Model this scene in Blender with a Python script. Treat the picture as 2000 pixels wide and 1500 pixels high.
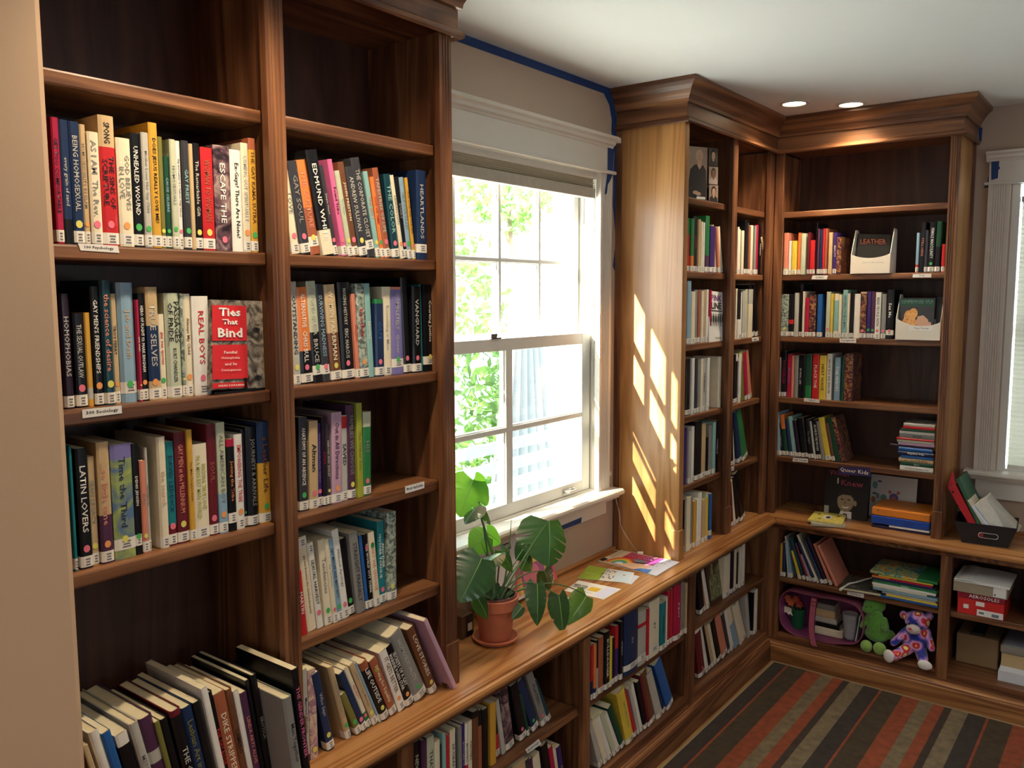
import bpy, bmesh, math, random
import numpy as np
from mathutils import Vector, Matrix
for o in list(bpy.data.objects): bpy.data.objects.remove(o)
SC = bpy.context.scene
COL = SC.collection
PI = math.pi
# ------------------------------------------------------------------ camera
S = 1.5
F = 1653.62
RM = np.array([[0.7945254, 0.60722087, -0.00349358], [0.06062088, -0.08504204, -0.99453153], [-0.6041974, 0.78996878, -0.10437832]])
CX, CY, CZ = 1.8, 0.0, 1.1965 * S
cam_d = bpy.data.cameras.new('camera'); cam = bpy.data.objects.new('camera', cam_d); COL.objects.link(cam)
cam_d.sensor_fit = 'HORIZONTAL'; cam_d.sensor_width = 36; cam_d.lens = F / 2000 * 36; cam_d.clip_start = 0.02
cam.matrix_world = Matrix(((RM[0][0], -RM[1][0], -RM[2][0], CX), (RM[0][1], -RM[1][1], -RM[2][1], CY), (RM[0][2], -RM[1][2], -RM[2][2], CZ), (0, 0, 0, 1)))
SC.camera = cam
# ------------------------------------------------------------------ view, sky, sun
SC.view_settings.view_transform = 'Standard'; SC.view_settings.look = 'None'
SC.view_settings.gamma = 1; SC.view_settings.use_curve_mapping = False
SC.view_settings.exposure = -0.08
W = bpy.data.worlds.new('sky'); SC.world = W; W.use_nodes = True
wn = W.node_tree; bg = wn.nodes['Background']
bg.inputs['Color'].default_value = (0.74, 0.88, 1.0, 1); bg.inputs['Strength'].default_value = 14.0
def light(name, kind, loc, energy, color=(1, 1, 1), size=0.1, direction=None, **kw):
    d = bpy.data.lights.new(name, kind); d.energy = energy; d.color = color
    for k, v in kw.items(): setattr(d, k, v)
    if kind == 'AREA': d.size = size
    elif kind == 'SUN': d.angle = size
    else: d.shadow_soft_size = size
    o = bpy.data.objects.new(name, d); COL.objects.link(o); o.location = loc
    if direction is not None: o.rotation_euler = Vector(direction).to_track_quat('-Z', 'Y').to_euler()
    return o
SUN_DIR = (0.39, 1.0, -0.69)
light('sun', 'SUN', (-3, -3, 6), 60.0, (1.0, 0.93, 0.80), math.radians(0.53), SUN_DIR)
# added daylight-coloured fill lights without windows, behind and right of the camera
light('fill_right', 'AREA', (4.6, 1.6, 1.5), 36, (0.74, 0.88, 1.0), 1.6, (-0.5, 0.12, 1.1), shape='RECTANGLE', size_y=1.4)
light('fill_rear', 'AREA', (2.6, -2.6, 1.5), 17, (0.84, 0.92, 1.0), 1.8, (-0.25, 1, 0.35), shape='RECTANGLE', size_y=1.4)
CAN_POWER = 62
# ------------------------------------------------------------------ pixel -> point on a real plane of the room
def ray(px, py): return RM.T @ np.array([(px - 1000) / F, (py - 750) / F, 1.0])
CAMP = np.array([CX, CY, CZ])
def onX(X, px, py): d = ray(px, py); return Vector(CAMP + d * ((X - CX) / d[0]))
def onY(Y, px, py): d = ray(px, py); return Vector(CAMP + d * ((Y - CY) / d[1]))
def onZ(Z, px, py): d = ray(px, py); return Vector(CAMP + d * ((Z - CZ) / d[2]))
def onN(P0, N, px, py):
    d = Vector(ray(px, py)); P0 = Vector(P0); N = Vector(N); c = Vector(CAMP)
    return c + d * ((P0 - c).dot(N) / d.dot(N))
def along(A, B, px=None, py=None):
    """parameter t so that A + tB projects to pixel column px (or row py)"""
    a = RM @ (np.array(A, float) - CAMP); b = RM @ np.array(B, float)
    if px is not None: k = (px - 1000) / F; return (k * a[2] - a[0]) / (b[0] - k * b[2])
    k = (py - 750) / F; return (k * a[2] - a[1]) / (b[1] - k * b[2])
# ------------------------------------------------------------------ object helpers
def put(o, label=None, cat=None, group=None, kind=None):
    if label: o['label'] = label
    if cat: o['category'] = cat
    if group: o['group'] = group
    if kind: o['kind'] = kind
    return o
def empty(name, loc=(0, 0, 0), rz=0.0, **k):
    o = bpy.data.objects.new(name, None); COL.objects.link(o); o.location = loc; o.rotation_euler = (0, 0, rz)
    o.empty_display_size = 0.05
    return put(o, **k)
class MB:
    def __init__(s): s.v = []; s.f = []; s.m = []
    def add(s, vs, fs, m=0):
        n = len(s.v); s.v += [tuple(v) for v in vs]; s.f += [tuple(i + n for i in f) for f in fs]
        s.m += ([m] * len(fs) if isinstance(m, int) else list(m)); return s
    def box(s, x0, x1, y0, y1, z0, z1, m=0):
        if x0 > x1: x0, x1 = x1, x0
        if y0 > y1: y0, y1 = y1, y0
        if z0 > z1: z0, z1 = z1, z0
        return s.add([(x, y, z) for z in (z0, z1) for x, y in ((x0, y0), (x1, y0), (x1, y1), (x0, y1))],
            [(0, 3, 2, 1), (4, 5, 6, 7), (0, 1, 5, 4), (1, 2, 6, 5), (2, 3, 7, 6), (3, 0, 4, 7)], m)
    def quadslab(s, pts, n, th, m=0):
        """slab: polygon pts thickened by th along n"""
        n = Vector(n).normalized() * th; k = len(pts); P = [Vector(p) for p in pts]
        return s.add(P + [p + n for p in P], [tuple(range(k - 1, -1, -1)), tuple(range(k, 2 * k))] + [(i, (i + 1) % k, (i + 1) % k + k, i + k) for i in range(k)], m)
    def tube(s, pts, r, n=8, m=0, cap=True):
        P = [Vector(p) for p in pts]; R = r if isinstance(r, (list, tuple)) else [r] * len(P)
        up = Vector((0, 0, 1)); vs = []; prev = None
        for i, p in enumerate(P):
            t = (P[min(i + 1, len(P) - 1)] - P[max(i - 1, 0)]).normalized()
            if prev is None:
                a = t.cross(up)
                if a.length < 1e-3: a = t.cross(Vector((1, 0, 0)))
            else: a = prev - t * prev.dot(t)
            a.normalize(); prev = a; b = t.cross(a)
            vs += [p + (a * math.cos(2 * PI * k / n) + b * math.sin(2 * PI * k / n)) * R[i] for k in range(n)]
        fs = [(i * n + k, i * n + (k + 1) % n, (i + 1) * n + (k + 1) % n, (i + 1) * n + k) for i in range(len(P) - 1) for k in range(n)]
        if cap: fs += [tuple(range(n - 1, -1, -1)), tuple(range((len(P) - 1) * n, len(P) * n))]
        return s.add(vs, fs, m)
    def lathe(s, prof, c=(0, 0, 0), n=32, m=0):
        vs = [(c[0] + r * math.cos(2 * PI * k / n), c[1] + r * math.sin(2 * PI * k / n), c[2] + z) for r, z in prof for k in range(n)]
        return s.add(vs, [(i * n + k, i * n + (k + 1) % n, (i + 1) * n + (k + 1) % n, (i + 1) * n + k) for i in range(len(prof) - 1) for k in range(n)], m)
    def ball(s, c, r, m=0, n=16, rot=None):
        r = r if isinstance(r, (list, tuple)) else (r, r, r); vs = []
        h = n // 2
        for i in range(h + 1):
            for k in range(n):
                v = Vector((r[0] * math.sin(PI * i / h) * math.cos(2 * PI * k / n), r[1] * math.sin(PI * i / h) * math.sin(2 * PI * k / n), r[2] * math.cos(PI * i / h)))
                if rot: v = rot @ v
                vs.append(Vector(c) + v)
        return s.add(vs, [(i * n + k, (i + 1) * n + k, (i + 1) * n + (k + 1) % n, i * n + (k + 1) % n) for i in range(h) for k in range(n)], m)
    def ext(s, prof, axis, a, b, m=0):
        """closed 2D profile extruded along axis 0/1/2 from a to b; prof gives the two other axes in order"""
        def pt(u, v, w): return {0: (w, u, v), 1: (u, w, v), 2: (u, v, w)}[axis]
        k = len(prof); vs = [pt(u, v, a) for u, v in prof] + [pt(u, v, b) for u, v in prof]
        return s.add(vs, [tuple(range(k - 1, -1, -1)), tuple(range(k, 2 * k))] + [(i, (i + 1) % k, (i + 1) % k + k, i + k) for i in range(k)], m)
    def sweep(s, prof, path, m=0, cap=True):
        """profile (out, z) swept along a 2D path; 'out' is to the right of travel, mitred"""
        n = len(path); k = len(prof); P = [Vector(p) for p in path]; vs = []
        for i in range(n):
            d0 = (P[i] - P[i - 1]).normalized() if i else None
            d1 = (P[i + 1] - P[i]).normalized() if i < n - 1 else None
            nr = lambda d: Vector((d.y, -d.x))
            if d0 is None: o = nr(d1)
            elif d1 is None: o = nr(d0)
            else:
                a, b = nr(d0), nr(d1); o = (a + b).normalized(); o = o / max(0.2, o.dot(a))
            vs += [(P[i].x + o.x * u, P[i].y + o.y * u, z) for u, z in prof]
        fs = [(i * k + j, i * k + (j + 1) % k, (i + 1) * k + (j + 1) % k, (i + 1) * k + j) for i in range(n - 1) for j in range(k)]
        if cap: fs += [tuple(range(k)), tuple(range((n - 1) * k, n * k))[::-1]]
        return s.add(vs, fs, m)
    def build(s, name, mats, parent=None, loc=None, rot=None, bevel=0, smooth=False, fix=True, world=False):
        me = bpy.data.meshes.new(name); me.from_pydata([tuple(v) for v in s.v], [], s.f)
        mats = mats if isinstance(mats, (list, tuple)) else [mats]
        for m in mats: me.materials.append(m)
        me.polygons.foreach_set('material_index', s.m)
        if fix:
            b = bmesh.new(); b.from_mesh(me); bmesh.ops.recalc_face_normals(b, faces=b.faces); b.to_mesh(me); b.free()
        if smooth:
            me.polygons.foreach_set('use_smooth', [True] * len(me.polygons)); me.set_sharp_from_angle(angle=math.radians(40))
        me.update()
        o = bpy.data.objects.new(name, me); COL.objects.link(o)
        if loc is not None: o.location = loc
        if rot is not None: o.rotation_euler = rot
        if parent is not None:
            o.parent = parent
            if world:                       # vertices are in world space: undo the parent's (unparented) transform
                M = Matrix.LocRotScale(parent.location, parent.rotation_euler, None)
                q = parent.parent
                if q is not None: M = Matrix.LocRotScale(q.location, q.rotation_euler, None) @ M
                o.matrix_parent_inverse = M.inverted()
        if bevel:
            md = o.modifiers.new('bevel', 'BEVEL'); md.width = bevel; md.segments = 2; md.limit_method = 'ANGLE'; md.angle_limit = math.radians(40)
        return o
# ------------------------------------------------------------------ materials
def lin(c):
    if isinstance(c, str): c = [int(c[i:i + 2], 16) for i in (0, 2, 4)]
    return tuple((x / 255 / 12.92 if x / 255 <= 0.04045 else ((x / 255 + 0.055) / 1.055) ** 2.4) for x in c) + (1.0,)
def mat(name, col, rough=0.5, metal=0.0, coat=0.0, var=0.0, vscale=8.0, bump=0.0, bscale=200.0, spec=0.5, trans=0.0, sheen=0.0, emit=None, estr=0.0):
    m = bpy.data.materials.new(name); m.use_nodes = True; n = m.node_tree; b = n.nodes['Principled BSDF']
    c = lin(col) if not (isinstance(col, tuple) and len(col) == 4) else col
    b.inputs['Base Color'].default_value = c; b.inputs['Roughness'].default_value = rough; b.inputs['Metallic'].default_value = metal
    b.inputs['Coat Weight'].default_value = coat; b.inputs['Specular IOR Level'].default_value = spec; b.inputs['Transmission Weight'].default_value = trans
    if sheen: b.inputs['Sheen Weight'].default_value = sheen
    if emit: b.inputs['Emission Color'].default_value = lin(emit); b.inputs['Emission Strength'].default_value = estr
    tc = n.nodes.new('ShaderNodeTexCoord')
    if var:
        nz = n.nodes.new('ShaderNodeTexNoise'); nz.inputs['Scale'].default_value = vscale; nz.inputs['Detail'].default_value = 4
        n.links.new(tc.outputs['Object'], nz.inputs['Vector'])
        r = n.nodes.new('ShaderNodeValToRGB'); r.color_ramp.elements[0].position = 0.3; r.color_ramp.elements[1].position = 0.7
        r.color_ramp.elements[0].color = tuple(x * (1 - var) for x in c[:3]) + (1,); r.color_ramp.elements[1].color = tuple(min(1, x * (1 + var)) for x in c[:3]) + (1,)
        n.links.new(nz.outputs['Fac'], r.inputs['Fac']); n.links.new(r.outputs['Color'], b.inputs['Base Color'])
    if bump:
        nz = n.nodes.new('ShaderNodeTexNoise'); nz.inputs['Scale'].default_value = bscale; nz.inputs['Detail'].default_value = 3
        n.links.new(tc.outputs['Object'], nz.inputs['Vector'])
        bp = n.nodes.new('ShaderNodeBump'); bp.inputs['Strength'].default_value = bump; bp.inputs['Distance'].default_value = 0.002
        n.links.new(nz.outputs['Fac'], bp.inputs['Height']); n.links.new(bp.outputs['Normal'], b.inputs['Normal'])
    return m
def ramp(n, fac, stops):
    r = n.nodes.new('ShaderNodeValToRGB'); e = r.color_ramp.elements
    while len(e) < len(stops): e.new(0.5)
    for i, (p, c) in enumerate(stops): e[i].position = p; e[i].color = lin(c)
    n.links.new(fac, r.inputs['Fac']); return r
def wood(name, axis, dark, mid, light_, rough=0.38, fig=1.0, seed=0.0):
    m = bpy.data.materials.new(name); m.use_nodes = True; n = m.node_tree; b = n.nodes['Principled BSDF']
    tc = n.nodes.new('ShaderNodeTexCoord')
    def mp(a, w):
        k = n.nodes.new('ShaderNodeMapping'); s = [w] * 3; s[axis] = a; k.inputs['Scale'].default_value = s; k.inputs['Location'].default_value = (seed, seed * 1.7, seed * 0.6)
        n.links.new(tc.outputs['Object'], k.inputs['Vector']); return k
    k1 = mp(0.55, 7.0 * fig); nz = n.nodes.new('ShaderNodeTexNoise'); nz.inputs['Scale'].default_value = 1.0; nz.inputs['Detail'].default_value = 3; nz.inputs['Distortion'].default_value = 0.8
    n.links.new(k1.outputs[0], nz.inputs['Vector'])
    # contour lines of a slow noise give the cathedral figure
    mm = n.nodes.new('ShaderNodeMath'); mm.operation = 'MULTIPLY'; mm.inputs[1].default_value = 11.0; n.links.new(nz.outputs['Fac'], mm.inputs[0])
    pp = n.nodes.new('ShaderNodeMath'); pp.operation = 'PINGPONG'; pp.inputs[1].default_value = 1.0; n.links.new(mm.outputs[0], pp.inputs[0])
    k2 = mp(2.0, 160.0); n2 = n.nodes.new('ShaderNodeTexNoise'); n2.inputs['Scale'].default_value = 1.0; n2.inputs['Detail'].default_value = 2
    n.links.new(k2.outputs[0], n2.inputs['Vector'])
    ad = n.nodes.new('ShaderNodeMath'); ad.operation = 'MULTIPLY_ADD'; ad.inputs[1].default_value = 0.55; n.links.new(pp.outputs[0], ad.inputs[0])
    m3 = n.nodes.new('ShaderNodeMath'); m3.operation = 'MULTIPLY'; m3.inputs[1].default_value = 0.45; n.links.new(n2.outputs['Fac'], m3.inputs[0])
    n.links.new(m3.outputs[0], ad.inputs[2])
    r = ramp(n, ad.outputs[0], [(0.12, dark), (0.45, mid), (0.85, light_)])
    n.links.new(r.outputs['Color'], b.inputs['Base Color']); b.inputs['Roughness'].default_value = rough
    bp = n.nodes.new('ShaderNodeBump'); bp.inputs['Strength'].default_value = 0.15; bp.inputs['Distance'].default_value = 0.0008
    n.links.new(n2.outputs['Fac'], bp.inputs['Height']); n.links.new(bp.outputs['Normal'], b.inputs['Normal'])
    return m
WD, WM, WL = '472a19', '6d442a', '936440'
wX = wood('walnut_grain_x', 0, WD, WM, WL); wY = wood('walnut_grain_y', 1, WD, WM, WL, seed=3.1); wZ = wood('walnut_grain_z', 2, WD, WM, WL, seed=5.3)
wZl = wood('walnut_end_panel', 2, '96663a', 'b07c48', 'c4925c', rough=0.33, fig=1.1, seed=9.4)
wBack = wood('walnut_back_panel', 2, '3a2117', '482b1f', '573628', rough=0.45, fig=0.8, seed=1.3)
cY = wood('walnut_counter_y', 1, '8a5530', 'ab7442', 'c08a55', rough=0.27, fig=1.2, seed=7.7)
cX = wood('walnut_counter_x', 0, '8a5530', 'ab7442', 'c08a55', rough=0.27, fig=1.2, seed=2.2)
M_wall = mat('wall_paint_beige', 'b7a08c', 0.75, var=0.03, vscale=2, bump=0.12, bscale=90)
M_wallnear = mat('wall_paint_near', 'cdac8c', 0.8, var=0.02, vscale=2, bump=0.06, bscale=160)
M_ceil = mat('ceiling_white', 'e8ebec', 0.85, var=0.02, vscale=1.5, bump=0.08, bscale=60)
M_trim = mat('trim_paint_cream', 'd8cfc2', 0.45, var=0.02, vscale=5)
M_sash = mat('sash_paint_white', 'dcd8cf', 0.4)
M_tape = mat('painters_tape_blue', '16396f', 0.7, var=0.15, vscale=60)
M_paper = mat('page_paper', 'e9dcb6', 0.8, var=0.05, vscale=30)
M_white = mat('white_paper', 'ece9e2', 0.7)
M_black = mat('black_ink', '141416', 0.6)
M_grey = mat('grey_ink', '77757a', 0.7)
M_lab = mat('call_number_label', 'efe9da', 0.55)
M_steel = mat('brushed_steel', 'b8b8b8', 0.3, metal=1)
def glassmat(name, tint=(1, 1, 1, 1), refl=0.06):
    m = bpy.data.materials.new(name); m.use_nodes = True; n = m.node_tree; out = n.nodes['Material Output']
    t = n.nodes.new('ShaderNodeBsdfTransparent'); t.inputs[0].default_value = tint
    g = n.nodes.new('ShaderNodeBsdfGlossy'); g.inputs['Roughness'].default_value = 0.02
    x = n.nodes.new('ShaderNodeMixShader'); x.inputs[0].default_value = refl
    n.links.new(t.outputs[0], x.inputs[1]); n.links.new(g.outputs[0], x.inputs[2]); n.links.new(x.outputs[0], out.inputs['Surface']); return m
M_glass = glassmat('window_glass', (0.97, 0.99, 0.98, 1))
def translucent(name, col, amt=0.4, rough=0.5, stripes=None):
    m = mat(name, col, rough); n = m.node_tree; b = n.nodes['Principled BSDF']; out = n.nodes['Material Output']
    t = n.nodes.new('ShaderNodeBsdfTranslucent'); t.inputs[0].default_value = lin(col)
    x = n.nodes.new('ShaderNodeMixShader'); x.inputs[0].default_value = amt
    n.links.new(b.outputs[0], x.inputs[1]); n.links.new(t.outputs[0], x.inputs[2]); n.links.new(x.outputs[0], out.inputs['Surface']); return m
# ------------------------------------------------------------------ lettering
_txt = {}
def text_mesh(body, bold=0.0, sx=1.0):
    key = (body, bold, sx)
    if key in _txt: return _txt[key]
    cu = bpy.data.curves.new('lettering', 'FONT'); cu.body = body; cu.size = 1; cu.resolution_u = 1; cu.offset = bold; cu.align_x = 'CENTER'; cu.align_y = 'CENTER'
    cu.space_line = 0.9
    ob = bpy.data.objects.new('tmp', cu); COL.objects.link(ob)
    me = bpy.data.meshes.new_from_object(ob); bpy.data.objects.remove(ob)
    co = np.empty(len(me.vertices) * 3); me.vertices.foreach_get('co', co); co = co.reshape(-1, 3)
    if len(co) == 0: co = np.zeros((1, 3))
    mn, mx = co.min(0), co.max(0)
    _txt[key] = (me, (mn + mx) / 2, mx - mn); return _txt[key]
def lettering(name, body, m, parent, center, right, up, w, h, bold=0.0, fit='both', world=False):
    """flat lettering centred at center, reading along right, fitted in w x h"""
    me0, c, d = text_mesh(body, bold)
    me = me0.copy(); me.name = name; me.materials.clear(); me.materials.append(m)
    sx = w / max(d[0], 1e-4); sy = h / max(d[1], 1e-4)
    if fit == 'keep': sx = sy = min(sx, sy)
    elif fit == 'both': k = min(sx, sy); sx = min(sx, k * 1.3); sy = min(sy, k * 1.3)
    R = Vector(right).normalized(); U = Vector(up).normalized(); N = R.cross(U)
    M = Matrix(((R.x, U.x, N.x, 0), (R.y, U.y, N.y, 0), (R.z, U.z, N.z, 0), (0, 0, 0, 1)))
    me.transform(Matrix.Translation(Vector(center)) @ M @ Matrix.Diagonal((sx, sy, 1, 1)) @ Matrix.Translation(-Vector(c)))
    o = bpy.data.objects.new(name, me); COL.objects.link(o)
    if parent is not None:
        o.parent = parent
        if world: o.matrix_parent_inverse = Matrix.LocRotScale(parent.location, parent.rotation_euler, None).inverted()
    return o
# ================================================================== the room
ZC, ZT = 0.719, 2.613            # counter top, ceiling
YB = 4.34                        # back wall
XF, XE, XL = 0.30, 0.384, 0.3525 # upper front, counter edge, lower front (window wall side)
YF, YE, YL = 4.03, 3.942, 3.972  # the same along the back wall
SH = [(2.156, 2.184), (1.859, 1.887), (1.5635, 1.5915), (1.266, 1.294), (0.975, 1.003)]   # shelf boards A..E
MB().box(-.19, 5.0, -3, YB, -.06, 0).build('floor', wood('oak_floor', 1, '6b4528', '8a5f3a', 'a37748', rough=.4)).__setitem__('kind', 'structure')
put(MB().box(-.19, 5.0, -3, YB + .15, ZT, ZT + .1).build('ceiling', M_ceil), kind='structure')
OY0, OY1, OZ0, OZ1 = 1.84, 2.945, 0.985, 2.30     # left window opening
w = MB(); w.box(-.19, 0, -3, OY0, 0, ZT).box(-.19, 0, OY1, YB, 0, ZT).box(-.19, 0, OY0, OY1, 0, OZ0).box(-.19, 0, OY0, OY1, OZ1, ZT)
put(w.build('wall_left', M_wall), kind='structure')
BX0, BX1 = 1.25, 2.25                            # back window opening
w = MB(); w.box(-.19, BX0, YB, YB + .15, 0, ZT).box(BX1, 5.0, YB, YB + .15, 0, ZT).box(BX0, BX1, YB, YB + .15, 0, OZ0).box(BX0, BX1, YB, YB + .15, OZ1, ZT)
put(w.build('wall_back', M_wall), kind='structure')
put(MB().box(5.0, 5.1, -3, YB + .15, 0, ZT).build('wall_right', M_wall), kind='structure')
put(MB().box(-.19, 5.1, -3.1, -3, 0, ZT).build('wall_rear', M_wall), kind='structure')
# wall that boxes in the near end of the bookcase
w = MB(); r = .012
w.ext([(0, -3), (.42, -3), (.42, .633 - r), (.42 - r * .3, .633 - r * .3), (.42 - r, .633), (0, .633)], 2, 0, ZT)
put(w.build('wall_near', M_wallnear), kind='structure')

# ------------------------------------------------------------------ windows
def fluted(mb, axis_fn, a0, a1, z0, z1, n, depth, th, m=0):
    """fluted board: face coordinate a0..a1, thickness th, n grooves; axis_fn(a, out) -> (x, y)"""
    prof = [(a0, 0), (a0, th)]; wdt = a1 - a0; mg = wdt * .17; fw = (wdt - 2 * mg) / n
    for i in range(n):
        c = a0 + mg + fw * (i + .5); h = fw * .36
        prof += [(c - h, th), (c - h * .6, th - depth * .8), (c, th - depth), (c + h * .6, th - depth * .8), (c + h, th)]
    prof += [(a1, th), (a1, 0)]
    P = [axis_fn(a, o) for a, o in prof]; k = len(P)
    mb.add([(x, y, z0) for x, y in P] + [(x, y, z1) for x, y in P], [(i, (i + 1) % k, (i + 1) % k + k, i + k) for i in range(k)] + [tuple(range(k - 1, -1, -1)), tuple(range(k, 2 * k))], m)
CAPP = [(0, 2.372), (.026, 2.372), (.03, 2.380), (.038, 2.386), (.040, 2.398), (.052, 2.404), (.055, 2.415), (0, 2.415)]
def stool_prof(o): return [(-.05, .955), (o - .01, .955), (o - .006, .962), (o - .0, .97), (o + .012, .972), (o + .018, .98), (o + .016, .99), (o + .008, .996), (-.05, .996)]
win = empty('window_1', (0, (OY0 + OY1) / 2, OZ0), kind='structure')
b = MB(); fluted(b, lambda a, o: (o, a), 2.904, 2.989, .996, 2.272, 6, .004, .022); fluted(b, lambda a, o: (o, a), 1.781, 1.866, .996, 2.272, 6, .004, .022)
b.build('side_casing', M_trim, win, world=True)
b = MB(); b.box(0, .024, 1.781, 2.989, 2.282, 2.375).box(0, .034, 1.765, 3.004, 2.272, 2.284)
b.sweep(CAPP, [(0, 1.781), (0.0001, 1.781), (0.0001, 2.989), (0, 2.989)][1:3])
b.box(0, .05, 2.985, 3.01, 2.395, 2.415)
b.build('head_casing', M_trim, win, world=True, bevel=.0015)
b = MB(); b.ext([(u, z) for u, z in stool_prof(.06)], 1, 1.76, 3.02)
b.build('window_stool', M_trim, win, world=True, bevel=.002)
b = MB(); b.box(0, .02, 1.79, 2.968, .893, .955); b.build('apron', M_trim, win, world=True, bevel=.002)
b = MB()
for y0, y1 in ((OY0, OY0 + .015), (OY1 - .015, OY1)): b.box(-.19, .0, y0, y1, OZ0, OZ1)
b.box(-.19, 0, OY0, OY1, OZ1 - .015, OZ1).box(-.19, -.02, OY0, OY1, OZ0 - .01, OZ0 + .014)
for y in (OY1 - .022,):
    b.box(-.032, -.022, y, y + .01, 1.0, OZ1).box(-.078, -.072, y, y + .01, 1.0, OZ1).box(-.15, -.118, y - .004, y + .01, 1.0, OZ1)
for y in (OY0 + .012,): b.box(-.032, -.022, y, y + .01, 1.0, OZ1).box(-.078, -.072, y, y + .01, 1.0, OZ1)
b.build('jamb', M_sash, win, world=True)
def sash(name, x0, x1, ys, zs, st, rl0, rl1):
    """ys: glass column bounds incl. outer; zs: glass row bounds"""
    s = empty(name, (x1, ys[0][0], zs[0][0])); s.parent = win; s.matrix_parent_inverse = Matrix.Translation(-win.location)
    m = MB(); Y0, Y1, Z0, Z1 = ys[0][0], ys[-1][1], zs[0][0], zs[-1][1]
    m.box(x0, x1, Y0 - st, Y0, Z0 - rl0, Z1 + rl1).box(x0, x1, Y1, Y1 + st, Z0 - rl0, Z1 + rl1)
    m.box(x0, x1, Y0, Y1, Z0 - rl0, Z0).box(x0, x1, Y0, Y1, Z1, Z1 + rl1)
    for (a, b_), (c, d) in zip(ys[:-1], ys[1:]):
        m.box(x0 + .006, x1, b_ + .004, c - .004, Z0, Z1); m.box(x0 + .01, x1 - .008, b_, c, Z0, Z1)
    for (a, b_), (c, d) in zip(zs[:-1], zs[1:]):
        m.box(x0 + .0062, x1 - .0005, Y0, Y1, b_ + .004, c - .004); m.box(x0 + .0102, x1 - .0085, Y0, Y1, b_, c)
    o = m.build('sash_frame', M_sash, bevel=.0012); o.parent = s; o.matrix_parent_inverse = Matrix.Translation(-s.location)
    xm = x0 + .014
    for a, b_ in ys:
        for c, d in zs:
            g = MB().box(xm, xm + .002, a - .003, b_ + .003, c - .003, d + .003).build('pane', M_glass); g.parent = s; g.matrix_parent_inverse = Matrix.Translation(-s.location)
    return s
sash('upper_sash', -.127, -.095, [(1.915, 2.150), (2.173, 2.397), (2.420, 2.643), (2.666, 2.891)], [(1.643, 1.909), (1.931, 2.20)], .035, .04, .083)
MB().box(-.165, -.163, OY0 + .016, OY1 - .016, OZ0 + .015, 1.64).build('insect_screen', glassmat('fly_screen_mesh', (.60, .61, .60, 1), .03), win, world=True)
MB().box(-.17, -.158, OY0 + .016, OY1 - .016, 1.64, 1.655).build('screen_frame', M_sash, win, world=True)
sash('lower_sash', -.072, -.035, [(1.90, 2.361), (2.406, 2.864)], [(1.045, 1.303), (1.328, 1.60)], .058, .045, .043)
b = MB(); p = onX(-.03, 969, 657); b.box(-.05, -.028, p.y - .028, p.y + .028, 1.643, 1.648); b.tube([(-.04, p.y, 1.648), (-.04, p.y, 1.658)], .012); b.box(-.046, -.026, p.y - .03, p.y + .004, 1.652, 1.662)
b.build('sash_lock', mat('lock_bronze', '5b5450', .4, .6), win, world=True, bevel=.001)
b = MB(); p0 = onX(-.03, 1102, 965); b.box(-.036, -.031, p0.y - .005, p0.y + .075, 1.008, 1.028); b.tube([(-.03, p0.y, 1.018), (-.012, p0.y + .008, 1.02), (-.012, p0.y + .062, 1.02), (-.03, p0.y + .07, 1.018)], .005)
b.build('sash_lift', mat('lift_chrome', 'c9c7c2', .25, .9), win, world=True)

win2 = empty('window_2', ((BX0 + BX1) / 2, YB, OZ0), kind='structure')
b = MB(); fluted(b, lambda a, o: (a, YB - o), 1.158, 1.243, .996, 2.272, 6, .004, .022); fluted(b, lambda a, o: (a, YB - o), 2.257, 2.342, .996, 2.272, 6, .004, .022)
b.build('side_casing', M_trim, win2, world=True)
b = MB(); b.box(1.158, 2.342, YB - .024, YB, 2.282, 2.375).box(1.142, 2.358, YB - .034, YB, 2.272, 2.284)
b.sweep(CAPP, [(1.145, YB), (2.355, YB)]); b.build('head_casing', M_trim, win2, world=True, bevel=.0015)
b = MB(); b.ext([(YB - u, z) for u, z in stool_prof(.06)], 0, 1.125, 2.38); b.build('window_stool', M_trim, win2, world=True, bevel=.002)
b = MB(); b.box(1.168, 2.33, YB - .02, YB, .868, .955); b.build('apron', M_trim, win2, world=True, bevel=.002)
b = MB(); b.box(BX0, BX0 + .03, YB, YB + .14, OZ0, OZ1).box(BX1 - .03, BX1, YB, YB + .14, OZ0, OZ1).box(BX0, BX1, YB, YB + .14, OZ1 - .03, OZ1).box(BX0, BX1, YB + .01, YB + .14, OZ0 - .01, OZ0 + .02)
b.box(BX0 + .03, BX1 - .03, YB + .09, YB + .12, 1.6, 1.65); b.build('jamb', M_sash, win2, world=True)
MB().box(BX0 + .03, BX1 - .03, YB + .1, YB + .104, OZ0 + .02, OZ1 - .03).build('pane', M_glass, win2, world=True)
# pleated shades
def pleats(n, z0, z1, d):
    return [(0 if i % 2 else d, z0 + (z1 - z0) * i / n) for i in range(n + 1)]
M_shade2 = translucent('cellular_shade_cream', 'c9c3b0', .10, .8)
s2 = empty('cellular_shade', (1.75, YB + .04, 1.0)); put(s2, 'cream pleated cellular shade drawn down over the window at far right', 'window shade')
b = MB(); pl = pleats(110, 1.02, 2.2, .008); k = len(pl)
b.add([(BX0 + .036, YB + .035 + d, z) for d, z in pl] + [(BX1 - .036, YB + .035 + d, z) for d, z in pl], [(i, i + 1, i + 1 + k, i + k) for i in range(k - 1)])
b.build('pleated_fabric', M_shade2, s2, world=True, fix=False)
MB().box(BX0 + .034, BX1 - .034, YB + .02, YB + .055, 2.195, 2.218).build('head_rail', mat('shade_rail_grey', '8f8c84', .5), s2, world=True)
MB().box(BX0 + .036, BX1 - .036, YB + .028, YB + .05, 1.006, 1.022).build('bottom_rail', M_trim, s2, world=True)
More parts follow.
